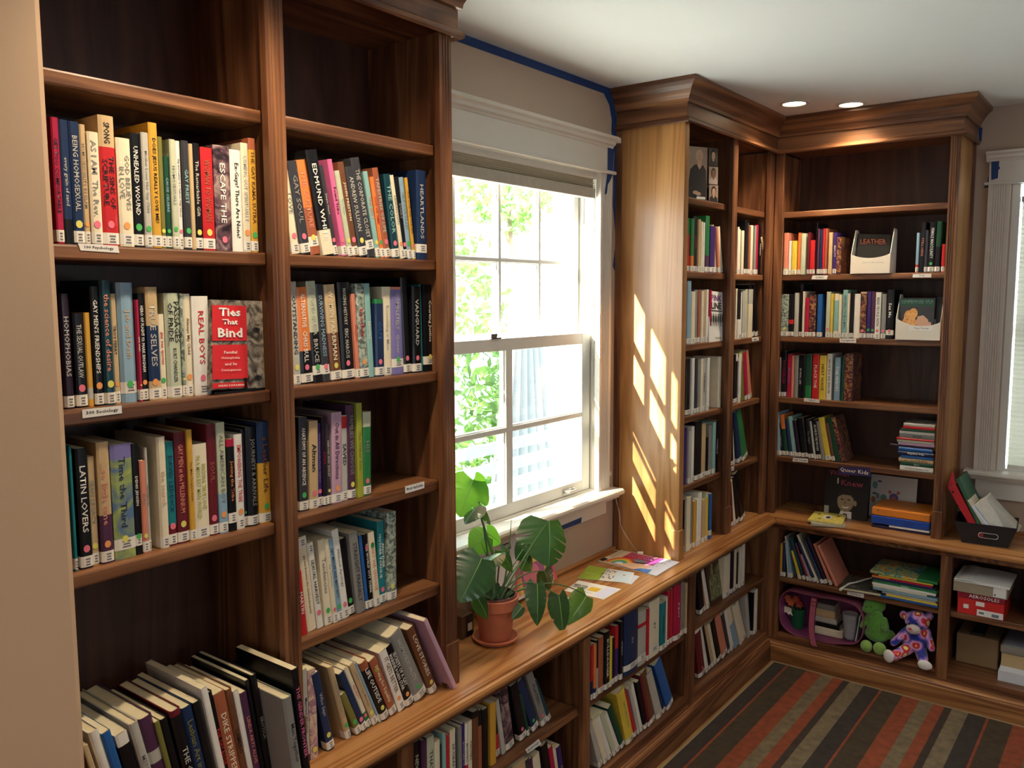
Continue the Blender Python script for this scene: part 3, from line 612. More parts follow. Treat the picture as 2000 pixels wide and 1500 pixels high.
def make_book(origin, rz, tilt, t, w_, h, col, tcol='crl', flags='', title='', label=None, group=None, rng=random, lay=None):
    """local frame: x along the shelf, -y out of the shelf, z up"""
    root = empty('book', origin, rz); root.rotation_euler = (0, tilt, rz)
    if lay is not None: root.rotation_euler = lay
    put(root, label, 'book', group)
    hard = 'h' in flags; bands = []; mats = [cmx(col)]
    for f in flags.split(','):
        if f.startswith('T') and ':' in f:      # T:col:frac -> top band
            _, c, q = f.split(':'); mats.append(cmx(c)); bands.append((h * (1 - float(q)), h, len(mats) - 1))
        if f.startswith('B') and ':' in f:
            _, c, q = f.split(':'); mats.append(cmx(c)); bands.append((0, h * float(q), len(mats) - 1))
        if f.startswith('M') and ':' in f:
            _, c, q0, q1 = f.split(':'); mats.append(cmx(c)); bands.append((h * float(q0), h * float(q1), len(mats) - 1))
    bands.sort(key=lambda b: b[1])
    mb, out = cover_mesh(t, w_, h, hard, bands, rng); mb.build('cover', mats, root, fix=False)
    pi = .003 if hard else .0006; bd = .0024 if hard else .0009
    MB().box(bd + .0002, t - bd - .0002, .004, w_ - pi, pi, h - pi).build('page_block', M_paper, root, fix=False)
    simple = flags.split(',')[0]
    z0 = .012
    if 'n' not in simple:
        lz0, lz1 = (h - .026, h - .003) if 'u' in simple else (.003, .0235) if 'k' not in simple else (.018, .040)
        if title == '' or True:
            e = .0003; o2 = [(-e, .02)] + [(x - e if i == 0 else x + e if i == len(out) - 3 else x, y - e) for i, (x, y) in enumerate(out[1:-1])] + [(t + e, .02)]
            k = len(o2); m = MB(); m.add([(x, y, lz0) for x, y in o2] + [(x, y, lz1) for x, y in o2], [(i, i + 1, i + 1 + k, i + k) for i in range(k - 1)], 0)
            yy = min(y for x, y in o2) - .0003; cx = t * .55
            for q in range(3):
                ww = t * (.2, .16, .2)[q]; zz = lz1 - .006 - q * .0052
                m.add([(cx - ww, yy, zz - .0014), (cx + ww, yy, zz - .0014), (cx + ww, yy, zz + .0014), (cx - ww, yy, zz + .0014)], [(0, 1, 2, 3)], 1)
            m.build('call_number_label', [M_lab, M_grey], root, fix=False)
        z0 = .028
    yo = min(y for x, y in out) - .0004
    for s_ in 'pyog':
        if s_ in simple:
            r = min(.0062, t * .36); cx = t * .5; cz = z0 + r + rng.uniform(.001, .006)
            if 'v' in simple: cz = h - .035
            pts = [(cx + r * math.cos(2 * PI * (i + .5) / 8), yo - .0003, cz + r * 1.15 * math.sin(2 * PI * (i + .5) / 8)) for i in range(8)]
            MB().quadslab(pts, (0, 1, 0), .0003).build('dot_sticker', STM[s_], root, fix=False); z0 = cz + r + .002 if 'v' not in simple else z0
            break
    if title:
        z1 = h - (.03 if 'u' in simple else .010); parts = title.split('|'); L = z1 - z0
        tot = sum(len(p) + 2 for p in parts) or 1; zt = z1
        for i, p in enumerate(parts):
            share = L * (len(p) + 2) / tot if len(parts) > 1 else L
            big = 'L' in simple; ln = share * (.9 if len(parts) > 1 else .82); th = min(t * (.5 if '\n' not in p else .74), .0125 * (1 + p.count('\n')))
            th = min(th, ln / max(1, max(len(q) for q in p.split('\n'))) * 2.1 * (1 + p.count('\n')))
            lettering('spine_lettering', p, ink(tcol), root, (t / 2, yo - .0003, zt - share / 2), (0, 0, -1), (1, 0, 0), ln, th, bold=.012)
            zt -= share
    NBOOK[0] += 1
    return root
def row(frame, data, crop, phrase, group, mode='bottom', tilt0=0.0, wdt=(.145, .165), start=0):
    """frame: ('L', Xspine, zshelf) or ('B', Yspine, zshelf). data lines: L R T tx col tcol flags title"""
    ax, pl, zs = frame; ox, oy, sc = crop; rng = random.Random(phrase)
    A = (pl, 0, zs) if ax == 'L' else (0, pl, zs); B = (0, 1, 0) if ax == 'L' else (1, 0, 0); rz = PI / 2 if ax == 'L' else 0
    lines = [l.strip() for l in data.strip().split('\n') if l.strip()]; prev_end = -9
    for i, l in enumerate(lines):
        f = l.split(None, 7); L, R, T = [float(q) for q in f[:3]]; tx = None if f[3] == '-' else float(f[3]); col, tcol, fl = f[4], f[5], f[6]; title = (f[7] if len(f) > 7 else '').replace('\\n', '\n')
        py = oy + T / sc
        if mode == 'bottom':
            a0 = along(A, B, px=ox + L / sc); a1 = along(A, B, px=ox + R / sc); ac = (a0 + a1) / 2
            if tx is None:
                base = (pl, ac, zs) if ax == 'L' else (ac, pl, zs); h = along(base, (0, 0, 1), py=py); tilt = 0
            else:
                P = onX(pl, ox + tx / sc, py) if ax == 'L' else onY(pl, ox + tx / sc, py); da = (P.y if ax == 'L' else P.x) - ac; dz = P.z - zs
                tilt = math.atan2(da, dz); h = math.hypot(da, dz)
        else:
            tilt = math.radians(-(tx or 0) if tx is not None else tilt0)
            P0 = onX(pl, ox + L / sc, py) if ax == 'L' else onY(pl, ox + L / sc, py); P1 = onX(pl, ox + R / sc, py) if ax == 'L' else onY(pl, ox + R / sc, py)
            q = (lambda p: p.y) if ax == 'L' else (lambda p: p.x); t_ = (q(P1) - q(P0)) * math.cos(tilt); zt = (P0.z + P1.z) / 2 - zs
            h = zt / max(.3, math.cos(tilt)); a0 = (q(P0) + q(P1)) / 2 - zt * math.tan(tilt) - t_ / 2; a1 = a0 + t_
        t = max(.006, abs(a1 - a0) - .0006) * math.cos(tilt); h = max(.12, min(h, .33))
        if abs(tilt) < .012: tilt = 0
        wv = rng.uniform(*wdt); pj = (rng.uniform(-.004, .004) if 'z' not in fl.split(',')[0] else .0) + (.03 if 'f' in fl.split(',')[0] else 0)
        if abs(tilt) < .02: a0 = max(a0, prev_end + .0004)
        # pivot on the lower corner it leans over
        z_ = zs + .0004 + (0 if tilt <= 0 else t * math.sin(tilt))
        dep = pl + pj if ax == 'L' else pl - pj
        org = (dep, a0, z_) if ax == 'L' else (a0, dep, z_)
        M = Matrix.Rotation(rz, 4, 'Z') @ Matrix.Rotation(tilt, 4, 'Y')
        desc = cname(col)
        tn = cname(tcol) if title else None
        og = ORD[i + start] + ' from left' if i + start else 'leftmost'
        lab = f"{desc} book{' with ' + tn + ' lettering' if tn else ''}, {og} {phrase}"
        if len(lab.replace('-', ' ').split()) > 16: lab = f"{desc} book{', ' + tn + ' lettering' if tn else ''}, {og} {phrase}"
        if len(lab.replace('-', ' ').split()) > 16: lab = f"{desc} book, {og} {phrase}"
        b = make_book(org, rz, tilt, t, min(wv, (pl - .018) if ax == 'L' else (YB - .02 - pl)), h, col, tcol, fl, title, lab, group, rng)
        b.rotation_euler = M.to_euler()
        if tilt <= .02: prev_end = a0 + t
    return
RNB = 'nearest bay'; RWB = 'bay beside the window'
row(('L', .262, 1.887), '''
140 205 215 - crm blk ,z GET TOO COMFORTABLE
207 288 235 - nvy lgr n,B:blk:.2 every grain of sand
290 380 250 - nvy lgr y, BEING HOMOSEXUAL
380 432 275 - tan gry o, HOMOSEXUALITY IN ISLAM
435 530 340 - crl gry p,B:lgr:.1 AS I AM|The Rev.
540 672 200 - red blk p,T:tan:.24 SPONG|THE SINS OF\\nSCRIPTURE
677 797 392 - crl gry o, GOD BELIEVES\\nIN LOVE
802 882 350 - blk wht g, UNHEALED WOUND
888 950 345 - lgr gry g, Mother Loves Her Gay Child
953 1028 262 - mus blk , DOES JESUS REALLY LOVE ME?
1035 1080 378 - olv gry y,
1084 1128 545 - dgr lbl g, CAUSE CELEBRE
1130 1180 402 - pgn gry g, HOMOSEXUALS
1182 1222 415 - wht blk p, Gay and Lesbian in a Catholic High School
1225 1283 415 - chr ltl g, GAY PRIEST
1285 1322 440 - tan gry n,
1323 1380 435 - blk lgr y, The Remarkable Gift
1390 1492 472 - red trc y, WOMAN TO WOMAN
1495 1632 455 - pht wht np, ESCAPE THE
1640 1733 490 - wht blk n, Ex-Gays? There Are None!
1735 1798 432 - crl lgr o, COMING OUT SPIRITUALLY
1800 1858 392 - mus brn g,T:trc:.1 THE GAY KAMA SUTRA
''', (80, 180, 4.348), f'on second shelf of {RNB}', 'books on the second shelf of the nearest bay')
row(('L', .236, 1.5915), '''
215 300 235 - dpk lgr h, HOMOPHOBIAS
320 412 400 - blk lgr p, THE SEXUAL OUTLAW
415 466 395 - mus org n,M:lgr:.08:.2
468 545 172 - blk wht o, GAY MEN'S FRIENDSHIPS
547 640 120 - dtl sal hy, the science of desire
642 692 235 - tan blk o, TROY PERRY
700 838 140 - lbl tan hkg, Jeb and Dash
840 862 285 - crm wht o, CIVIL WARS
866 920 232 - blk wht o, HERO OF FLIGHT 93: MARK BINGHAM
925 1025 178 - tan lgr o,M:nvy:.17:.66 TRUE SELVES
1027 1083 408 - crl red g, gay sex quotes
1087 1212 230 - pgn blk h, PASSAGES\\nOF PRIDE|KURT CHANDLER
1214 1244 232 - spk gry y,
1246 1308 235 - crl brn o, Always My Child
1310 1448 255 - wht red p, REAL BOYS
''', (80, 520, 4.348), f'on third shelf of {RNB}', 'books on the third shelf of the nearest bay')
row(('L', .246, 1.294), '''
105 140 300 - tel gry h,
160 258 315 - blk wht p, LATIN LOVERS
260 325 385 - tan gry y, SEAN LEGACY
330 430 265 - tan sal o,B:plm:.4 ...so little time
437 607 280 - fac nvy ky,T:lav:.13 Time the Third
610 667 280 - blk wht kg, DENIS JENSEN
669 717 415 - sal gry y, SURE
719 738 310 - lgr blk , ON DOWN LOW
815 888 222 - crl tan h, the search
890 958 262 - tel nvy p,B:mar:.2 DAVID LEDDICK
962 1053 185 - mar sal y, GAY MEN at the MILLENNIUM
1055 1100 165 - mus brn , The Male Couple's Guide
1102 1218 280 - crl lim v, FINDING TRUE LOVE\\nIN A MAN EAT MAN WORLD
1220 1290 120 - mar trc p, SOUL
1293 1362 105 - pgn gry o,B:lbl:.36 ALL AMERICAN BOY
1365 1428 240 - blk org k,T:crm:.08 Joining the Tribe
1430 1495 200 - wht red o, EMPOWERING THE TRIBE
1497 1522 165 - dpk gry g,
1525 1608 140 - blk gry h, JOURNEYS & ARRIVALS
1612 1712 100 - mus brn hg,T:nvy:.4 a Leather Life
''', (120, 800, 4.1667), f'on fourth shelf of {RNB}', 'books on the fourth shelf of the nearest bay')
row(('L', .285, ZC), '''
80 130 1110 13 tan gry n, SAMPLE
133 222 1000 13 wht gry nh, ROBE
228 305 1005 12.5 blu lbl n, Woman
338 440 1020 12 wht gry n,M:blk:.1:.9 The Bible
442 520 930 12 lgr gry nh, MEN IN NATURE
522 640 895 11.5 plm lgr nh,M:lgr:.62:.72 A
642 684 920 11 olv gry n,
686 755 900 11 blk gry nh,
757 848 830 10.5 blk lgr nh,T:mar:.05 THE GAY
850 945 810 10.5 nvy olv nh, Lesbian Art in America
947 1003 770 10 blk blk n,
1005 1055 655 10 wht gry n,
1057 1108 695 10 blk red nh, THE GAY BOOK
1110 1200 700 9.5 trc crl n, DIKE STRIPPERS
1203 1262 672 9 brn blk nh, CAMERO
1264 1308 680 9 wht gry n,
1310 1362 690 8.5 plm sal n, LINDA ARTS ALIVE
1364 1398 600 8.5 blk lgr n,
1402 1450 555 8 blk gry nh, EROTICA
1452 1482 670 8 mar gry n,
''', (140, 1180, 4), f'leaning at foot of {RNB}', 'large leaning books at the foot of the nearest bay', mode='top', wdt=(.2, .22))
row(('L', .362, ZC), '''
1645 1718 730 7 gry chr nh, Men Together
1724 1778 510 6 blk pnk np, THE GENDER FRONTIER
''', (140, 1180, 4), f'leaning at foot of {RNB}', 'large leaning books at the foot of the nearest bay', mode='top', wdt=(.2, .22), start=20)
row(('L', .262, 1.887), '''
178 262 390 110 crl gry p, LOVE
264 360 300 160 chr gry p, GAY SOUL
372 478 290 262 trc sal ky,T:org:.5 THE CULTURE
485 603 190 355 blk wht n,B:crl:.24 EDMUND WHITE
607 655 345 468 chr lgr p, Simple Heart
690 740 280 552 pnk blk p, Found Tribe
746 796 400 625 pgn ltl y, The Boys
800 863 310 668 brn crl p, JOHN PRESTON
870 955 360 755 chr lgr y, ANDREW SULLIVAN
960 1052 268 830 chr lgr k, THE CORPORATE CLOSET
1057 1105 405 940 ltl sal y, THE BEST
1110 1150 460 1010 org red g, OUT OF TIME
1152 1213 368 1045 trc lgr p, TAPESTRIES OF LIFE
1218 1292 435 1155 dtl ltl p, THE COLOR
1297 1337 445 1198 crl gry o, LESBIAN LISTS
1340 1385 460 1265 blk gry p, DIARY
1388 1435 465 1315 lbl gry g, SELF PORTRAIT
1438 1470 468 1365 mus brn p, FOR LOVE AND FOR LIFE
1475 1578 392 - nvy lgr kz, HEARTLANDS
''', (540, 260, 5.356), f'on second shelf of {RWB}', 'books on the second shelf of the bay beside the window')
row(('L', .236, 1.5915), '''
212 300 120 195 lgr chr y, OUTSTANDING
305 438 185 300 blk wht p,T:org:.66 ALTERNATIVE|CHRIS BULL
440 545 118 400 blk lgr kg,T:pgn:.5 BEYOND QUEER|BRUCE
547 632 150 495 chr lbl kp, SURVIVING MADNESS
637 757 158 605 brn crl y,T:tan:.5 WOMEN|FADERMAN
775 915 130 780 blk lgr p, MAKING HISTORY|ERIC MARCUS
918 963 260 875 sal red , Talking Back
966 1065 145 950 spk red o,B:dtl:.05 brother
1067 1130 142 1040 ltl wht n, Stories
1140 1238 318 1165 nvy blu p,T:grn:.06 OUT
1242 1340 178 1265 crl lgr , Becoming a Man
1342 1476 180 1400 lav lgr kg,T:sal:.03 COMPLETELY|Queer
1478 1553 75 1465 blk gry p,
1560 1660 172 1600 blk lgr p, VANGUARD
1663 1690 155 1650 tel lbl n,
1694 1828 155 1755 blk wht ky, Courting Justice
1838 1915 205 1868 crm pnk o, QUEER SPIRITS
''', (540, 530, 5.882), f'on third shelf of {RWB}', 'books on the third shelf of the bay beside the window')
row(('L', .236, 1.294), '''
155 250 318 187 chr wht g, ANATOMY OF AN ABSENCE
255 355 360 295 tan blk p, Altman
358 413 392 370 pur lav p, How Homophobia Hurts Children
415 460 315 415 dpk crm , richard
462 503 400 465 chr pgn y, HEROES AND EXILES
505 620 262 555 mau plm o, Out in All Directions
625 700 300 650 lgr chr ,M:red:.85:.99 SAVED
702 795 180 725 plm gry hy, FAMILIES WE CHOOSE
798 862 158 812 lim olv n, The Other Son
865 957 258 908 grn gry p,T:pgn:.18 HIS
''', (560, 760, 5.77), f'on fourth shelf of {RWB}', 'books on the fourth shelf of the bay beside the window')
row(('L', .246, 1.003), '''
135 188 640 105 red wht n, MARTIN
205 285 330 145 crl brn u, gay men & women who enriched the world
288 343 380 215 wht blk up, SEXUAL HARVEST
357 423 350 320 crl gry g, Tendencies
425 465 345 355 crl gry p, Gay Tendencies
468 516 340 395 lbl nvy g, GAY MIDLIFE AND MATURITY
518 578 260 440 wht gry p, Without Apology
580 638 345 520 blk lgr g,
641 718 285 600 gry chr n, STRAIGHT FRANKLY
728 757 310 672 blu blk ,
759 796 300 712 blk wht pv, THE WORLD OUT THERE
800 855 280 765 crl sal gv, WHAT WE CHOOSE
858 920 180 865 tel wht p, ANOTHER\\nMOTHER TONGUE
925 1008 95 960 spk gry y,
''', (560, 980, 4.688), f'on fifth shelf of {RWB}', 'books on the fifth shelf of the bay beside the window')
row(('L', .292, ZC), '''
132 178 600 120 lgr nvy n,B:plm:.08 Married Women
182 252 600 185 flo plm ny,
330 398 640 215 nvy lgr y, Who Says
512 563 580 365 tan gry hg, CONSIDERED SATELLITES
598 650 830 470 olv tan g,
655 706 640 460 nvy lgr p,
710 750 600 510 crl crm p,B:grn:.25 EQUALITY
753 803 560 560 tan gry y, Lesbian and Gay Marriage
805 828 545 590 lbl gry ,
832 903 540 655 blk wht hy,T:trc:.12 LIFE OUTSIDE
910 977 520 745 trc crl yv, Fighting for Equality
983 1052 440 840 wht brn o, IT GETS BETTER
1056 1137 400 893 blk wht ho, SECRETS OF A GAY\\nMARINE PORN STAR
1142 1266 290 955 gry lgr hg, HOMOSEXUALITY
1272 1342 230 1090 brn crl hy, LOVE STORIES
1410 1445 130 1150 mau lgr nf,
''', (570, 1180, 4.688), f'leaning at foot of {RWB}', 'leaning books at the foot of the bay beside the window', wdt=(.16, .19))
# ---- low bookcase under the window ledge
row(('L', .315, .42), '''
102 178 1050 0 blk pgn n, NEW VOICES
180 238 1030 0 plm lgr n,B:wht:.5
242 320 990 0 pgn chr n, THAT KIND
323 383 1035 0 crl gry n,
386 410 1080 0 blk lgr n, DEEP
413 450 960 0 ltl gry n,
453 486 970 0 red gry n,
488 546 910 0 crl chr n, HUSBANDS
549 575 970 0 nvy gry g,
577 616 880 0 gry chr o,
620 655 850 0 pur lgr n, BOYS LIKE US
657 690 850 0 wht chr n,B:red:.3 MONSTERS
693 735 822 0 crl brn n, WRITERS
738 800 712 0 brn lgr n,T:blk:.1
803 845 705 0 trc mar n,T:blk:.25
848 912 690 0 blk brn n,
925 988 620 0 mus brn n,
''', (790, 1260, 5.556), 'on upper shelf under plant', 'books under the ledge below the plant', mode='top')
row(('L', .305, .42), '''
990 1048 690 985 blk wht ,B:red:.45
1058 1100 600 1000 lgr gry n,
1105 1195 470 1070 pht gry ,
1255 1330 430 1190 blk lgr p,
1336 1362 540 1262 dgr gry ,
1400 1470 400 1262 nvy gry g,
1490 1558 310 1350 gry chr p, PLAYERS
1563 1605 400 1425 dtl gry ,
''', (790, 1260, 5.556), 'on upper shelf under plant', 'books under the ledge below the plant', start=17)
row(('L', .31, .142), '''
1165 1300 1275 8 tan gry n,
1305 1345 1240 8 chr gry n,
1350 1395 1235 8 plm lgr n,
1400 1478 1205 10 crl olv n,
1482 1550 1080 12 blk wht n, ALL
1556 1600 1110 12 crm wht n,
1605 1645 1120 12 crl gry n,
1650 1695 1105 12 pur tan n, GC
''', (790, 1260, 5.556), 'on bottom shelf under plant', 'books on the bottom shelf below the plant', mode='top')
row(('L', .31, .42), '''
40 72 1210 0 tan gry n,
76 118 1195 0 wht gry n,
121 152 1170 0 tan chr n,
155 172 1200 0 crl gry n,
''', (740, 1270, 4.688), 'on shelf under bay beside the window', 'books on the low shelf below the bay beside the window', mode='top') if False else None
row(('L', .338, .42), '''
90 104 600 - red nvy ,B:nvy:.35
106 126 590 - org red ,B:nvy:.2
128 148 565 - blk wht ,B:lgr:.5
151 187 540 - trc wht ,
190 228 500 - blk wht , BULLDAGGER
230 247 540 - yel olv ,
250 271 545 - blk gry ,
273 296 460 - pur red ,T:red:.4
299 319 425 - blk lgr , SPIRITS
332 433 350 - nvy lgr kh, IN
436 494 345 - lgr red k,M:red:.7:.77
496 512 330 - red wht ,
515 590 270 - crl blk k, BY
594 635 288 - tel dtl , GRAND
638 652 245 - crl red ,
654 672 205 - crm wht ,
675 692 190 - red wht ,
695 750 155 - crm wht h, A BOY
752 777 145 - gry chr ,
780 802 140 - tan gry ,
805 842 115 - crl gry ,
''', (1130, 1100, 3.75), 'on upper shelf under papers', 'books under the ledge below the papers', wdt=(.13, .15))
row(('L', .33, .142), '''
150 180 1165 88 lgr org ,
185 215 1150 110 crl gry ,
220 250 1130 140 wht chr ,
255 285 1110 170 pgn chr ,
288 312 1110 205 wht blk ,
316 345 1060 232 dgr gry ,
352 408 945 305 yel gry hv, SATYRICON
412 438 950 345 red lgr h,
442 460 925 385 lgr gry ,
463 482 890 400 wht blk ,
485 505 870 435 blk lgr ,
509 525 820 450 mar gry ,
528 565 800 478 brn mar ,
573 618 810 515 lgr gry h,
622 645 850 548 nvy lgr ,
650 702 735 580 blu lbl ,
''', (1130, 1100, 3.75), 'on bottom shelf under papers', 'books on the bottom shelf below the papers', wdt=(.14, .16))
row(('L', .30, .42), '''
890 925 65 880 blk tan ,
928 945 75 898 sal gry ,
948 970 60 915 wht red ,
1062 1108 -60 - crl gry ,
1112 1135 -95 - dpk gry ,
1138 1158 -110 - crl gry ,
1162 1172 -80 - blk gry ,
1175 1192 -120 - crl trc ,
1195 1218 -140 - wht gry ,
''', (1130, 1100, 3.75), 'on upper shelf near the corner', 'books under the ledge near the corner', wdt=(.13, .15))
row(('L', .31, .142), '''
885 933 480 872 mar gry po,T:wht:.08
936 958 475 895 wht gry ,
960 980 470 915 blk wht ,
982 1002 460 938 tan gry ,
1004 1022 450 960 crl gry ,
1024 1056 425 990 blk wht ,
1058 1100 395 1020 sal tan ,
1102 1122 380 1060 chr lgr ,
1124 1148 350 1085 wht gry ,
1150 1180 340 1100 lbl wht n,T:crl:.4
1183 1200 320 1130 crl gry ,
1205 1238 305 1162 crl brn ,
1243 1264 240 1235 lgr gry n,
1267 1276 215 - blk gry ,
1280 1293 195 - wht gry ,
1296 1308 190 - crl gry ,
''', (1130, 1100, 3.75), 'on bottom shelf near the corner', 'books on the bottom shelf near the corner', wdt=(.13, .15))
# ---- narrow bookcase right of the window
G = 'books in the narrow bookcase right of the window'
c1 = (1300, 260, 3.409); c2 = (1300, 660, 3.409); WA = (.12, .14)
row(('L', .262, 1.887), '''
147 162 565 - red grn ,T:grn:.3
164 184 570 - grn org ,B:org:.3
187 213 555 - blk crm , QUEER
217 234 575 - tan yel ,
236 248 590 - crl gry ,
250 262 595 - wht gry ,
265 290 552 - grn wht ,B:plm:.3
292 325 620 - pur gry ,
328 345 615 320 tan gry ,
348 362 630 342 sal gry ,
365 386 630 355 crl chr ,
389 402 582 - red wht ,
''', c1, "on narrow bookcase's left second shelf", G, wdt=WA)
row(('L', .262, 1.887), '''
476 486 625 - crl gry ,
489 500 640 - wht gry ,
503 518 650 - crl chr ,
521 536 582 - blk wht ,
538 546 600 - chr gry ,
549 561 620 - trc gry ,
564 583 615 - crl gry ,
586 598 618 - gry chr ,
601 618 612 - crm wht ,
621 634 610 - blk wht n, Notes
668 680 700 638 tan brn ,
''', c1, "on narrow bookcase's right second shelf", G, wdt=WA)
row(('L', .262, 1.5915), '''
136 162 985 - lbl wht ,
165 190 1055 - crl gry ,
193 214 1045 - gry nvy ,
217 234 1045 - trc gry ,
237 252 1050 - crl gry ,
255 266 1045 - tan gry ,
269 284 1042 - wht gry ,
287 300 1045 - crm wht ,
''', c1, "on narrow bookcase's left third shelf", G, wdt=WA)
row(('L', .262, 1.5915), '''
465 474 1035 - crl gry n,
477 494 1045 - blk wht ,B:wht:.4
497 508 1060 - wht blk ,
511 530 1050 - lgr chr ,
533 546 1040 - pgn chr ,
549 576 1040 - crl gry n,T:lgr:.3
580 600 1012 568 blk gry ,
603 620 1010 595 blk lgr ,
''', c1, "on narrow bookcase's right third shelf", G, wdt=WA)
row(('L', .262, 1.294), '''
138 166 140 - blk gry ,
169 187 135 - wht chr ,
190 210 140 - chr lgr ,
213 228 142 - gry wht ,
231 246 138 - crl plm ,
249 268 135 - lgr chr , LESBIAN
271 287 132 - wht gry ,
350 368 125 - crl gry nh,
''', c2, "on narrow bookcase's left fourth shelf", G, wdt=WA)
row(('L', .262, 1.294), '''
450 460 110 - blk wht ,
463 480 105 - blk trc ,T:wht:.15
483 500 105 - wht gry ,
503 528 98 502 lim grn n,B:olv:.8
532 554 98 528 crm sal ,
557 580 95 545 sal pnk ,
''', c2, "on narrow bookcase's right fourth shelf", G, wdt=WA)
row(('L', .262, 1.003), '''
120 143 600 - pur lgr n,
146 166 620 - lgr pur ,
169 188 590 - wht gry ,
191 235 555 - blk brn ,
238 268 570 - tan brn ,
271 283 660 - blk gry ,
286 306 580 - gry lbl ,
309 328 560 - ltl gry ,
331 355 552 - blk wht n, VISIBLE
''', c2, "on narrow bookcase's left fifth shelf", G, wdt=WA)
row(('L', .262, 1.003), '''
438 454 520 442 blk gry ,
457 468 540 445 crl gry ,
483 510 495 468 nvy gry ,
514 552 500 485 grn gry ,
''', c2, "on narrow bookcase's right fifth shelf", G, wdt=WA)
row(('L', .272, ZC), '''
118 130 1080 - blk mar ,
133 160 1060 - crl gry n,
163 177 1055 - gry mau ,
180 197 1085 - mus gry ,
200 212 1070 - wht chr ,
215 236 1030 - wht gry ,
239 262 1075 - tan gry ,
265 282 1030 - yel lgr ,T:pgn:.1
285 302 1035 - blu wht k,
''', c2, 'at foot of narrow bookcase, left bay', G, wdt=WA)
row(('L', .272, ZC), '''
438 452 960 432 mar gry ,
455 470 950 436 crl gry ,
473 495 930 455 blk gry ,
498 530 905 470 blk lgr ,
''', c2, 'at foot of narrow bookcase, right bay', G, wdt=WA)
# ---- bookcase on the back wall
G2 = 'books in the back wall bookcase'; b1 = (1500, 400, 5.263); b2 = (1500, 660, 5.263)
row(('B', 4.06, 1.887), '''
155 202 290 - sal gry ,B:pgn:.15
205 235 372 - wht plm ,
240 290 370 - yel olv ,
298 328 288 - org red ,
333 380 295 - pgn ltl n,
396 422 285 - mar lgr ,
428 476 365 - red lgr ,
480 496 185 - blk gry n,
500 524 248 - plm lgr ,
527 552 250 - nvy lgr ,
555 578 245 - red wht ,
580 602 245 - trc wht ,
612 650 285 - tan gry n,
660 698 285 - pur crl , BEAUTY
700 748 330 - cmc gry n,
''', b1, 'on back bookcase second shelf', G2, wdt=(.14, .16))
row(('B', 4.06, 1.887), '''
1510 1542 288 1540 red lbl ,T:lbl:.8
1548 1596 178 1605 blk sal n, STILL HERE
1599 1632 260 1640 chr lgr ,
1636 1700 180 1700 blk wht g, FEMALE MASCULINITY
1706 1762 172 1768 dgr lgr ,B:blk:.5
1775 1812 440 1808 red wht ,
''', b1, 'at right of back bookcase second shelf', G2, wdt=(.14, .16))
row(('B', 4.06, 1.5915), '''
125 205 920 - spk blk y,
208 256 922 - blk red ,M:red:.3:.4
260 305 905 - lgr chr n,
312 345 815 - blk gry ,
348 368 890 - crl gry ,
372 412 955 - crm tan ,
415 480 925 - cmc red ,
500 545 920 - blu lbl ,
590 632 895 - pgn chr p,
635 662 915 - yel gry ,
668 714 915 - crl ltl ,M:ltl:.15:.85
717 746 925 - crl chr ,
754 804 875 - ltl chr , REFUSING TO BE A MAN
806 830 910 - crl gry ,
833 870 905 - blk gry ,
874 935 915 - wht gry n,
938 1002 895 - cmc wht p,T:tan:.04
1005 1046 890 - pur pnk g,
1050 1090 890 - plm ltl g,
1093 1148 900 - wht blk p, READ PEOPLE WITH
1152 1200 918 - gry lgr p,
1204 1278 872 - blk wht kp, Sex Me
''', b1, 'on back bookcase third shelf', G2, wdt=(.14, .16))
row(('B', 4.085, 1.294), '''
103 125 200 - gry chr ,
135 182 135 - blk crm , BOOKSELLER
190 234 165 - crm lav n, the lovers
237 262 180 - sal crm n,
265 304 182 - gry lgr n,
308 342 178 - blk wht n, IN REAL LIFE
345 374 185 - blk lgr n,
378 442 172 - dgr olv n,B:grn:.3
448 516 170 - red wht n, PLACE THE
520 590 182 - yel blk n, HEAT WAVE
593 645 165 - wht chr n, HOW DO WE KNOW
675 732 200 - lbl wht n, THE WAVES
745 770 185 - dgr mus n,
773 858 165 - cmc gry n,
''', b2, 'on back bookcase fourth shelf', G2, wdt=(.14, .16))
row(('B', 4.075, 1.003), '''
88 132 765 92 lbl gry ,
135 163 880 112 blk lgr , THE OTHER BOY
166 210 790 140 dgr sal ,T:org:.35
214 248 840 190 nvy lgr ,
252 298 810 225 ltl wht ,
300 338 850 268 dpk tan ,
345 412 830 330 blk tan ,
418 468 845 400 blk gry , The Night
470 492 860 432 lgr chr ,
495 548 845 475 blk wht , ALONE IN THE WOODS
552 585 860 512 gry lav n,
590 652 825 545 yel brn ,
655 688 880 605 brn gry ,
692 750 830 625 dgr pgn n,
753 796 820 670 cmc gry n,
''', b2, 'on back bookcase fifth shelf', G2, wdt=(.13, .15))
k1 = (1500, 1020, 5)
row(('B', 4.0, .42), '''
108 136 208 - mus red ,
140 166 200 - nvy lbl ,
192 206 140 170 lgr gry ,
208 236 180 180 lbl gry ,
295 325 285 238 yel olv ,
340 368 165 222 dtl grn ,
380 400 210 268 mar lav ,
405 440 322 325 mau red ,
445 475 200 302 nvy org ,
478 500 130 285 crl tan ,
520 545 180 355 nvy mus ,
548 585 150 378 dpk lgr ,
600 630 220 450 sal gry ,
655 690 235 490 sal trc hn,
''', k1, "on children's shelf of low back bookcase", "picture books leaning on the children's shelf", wdt=(.18, .2))
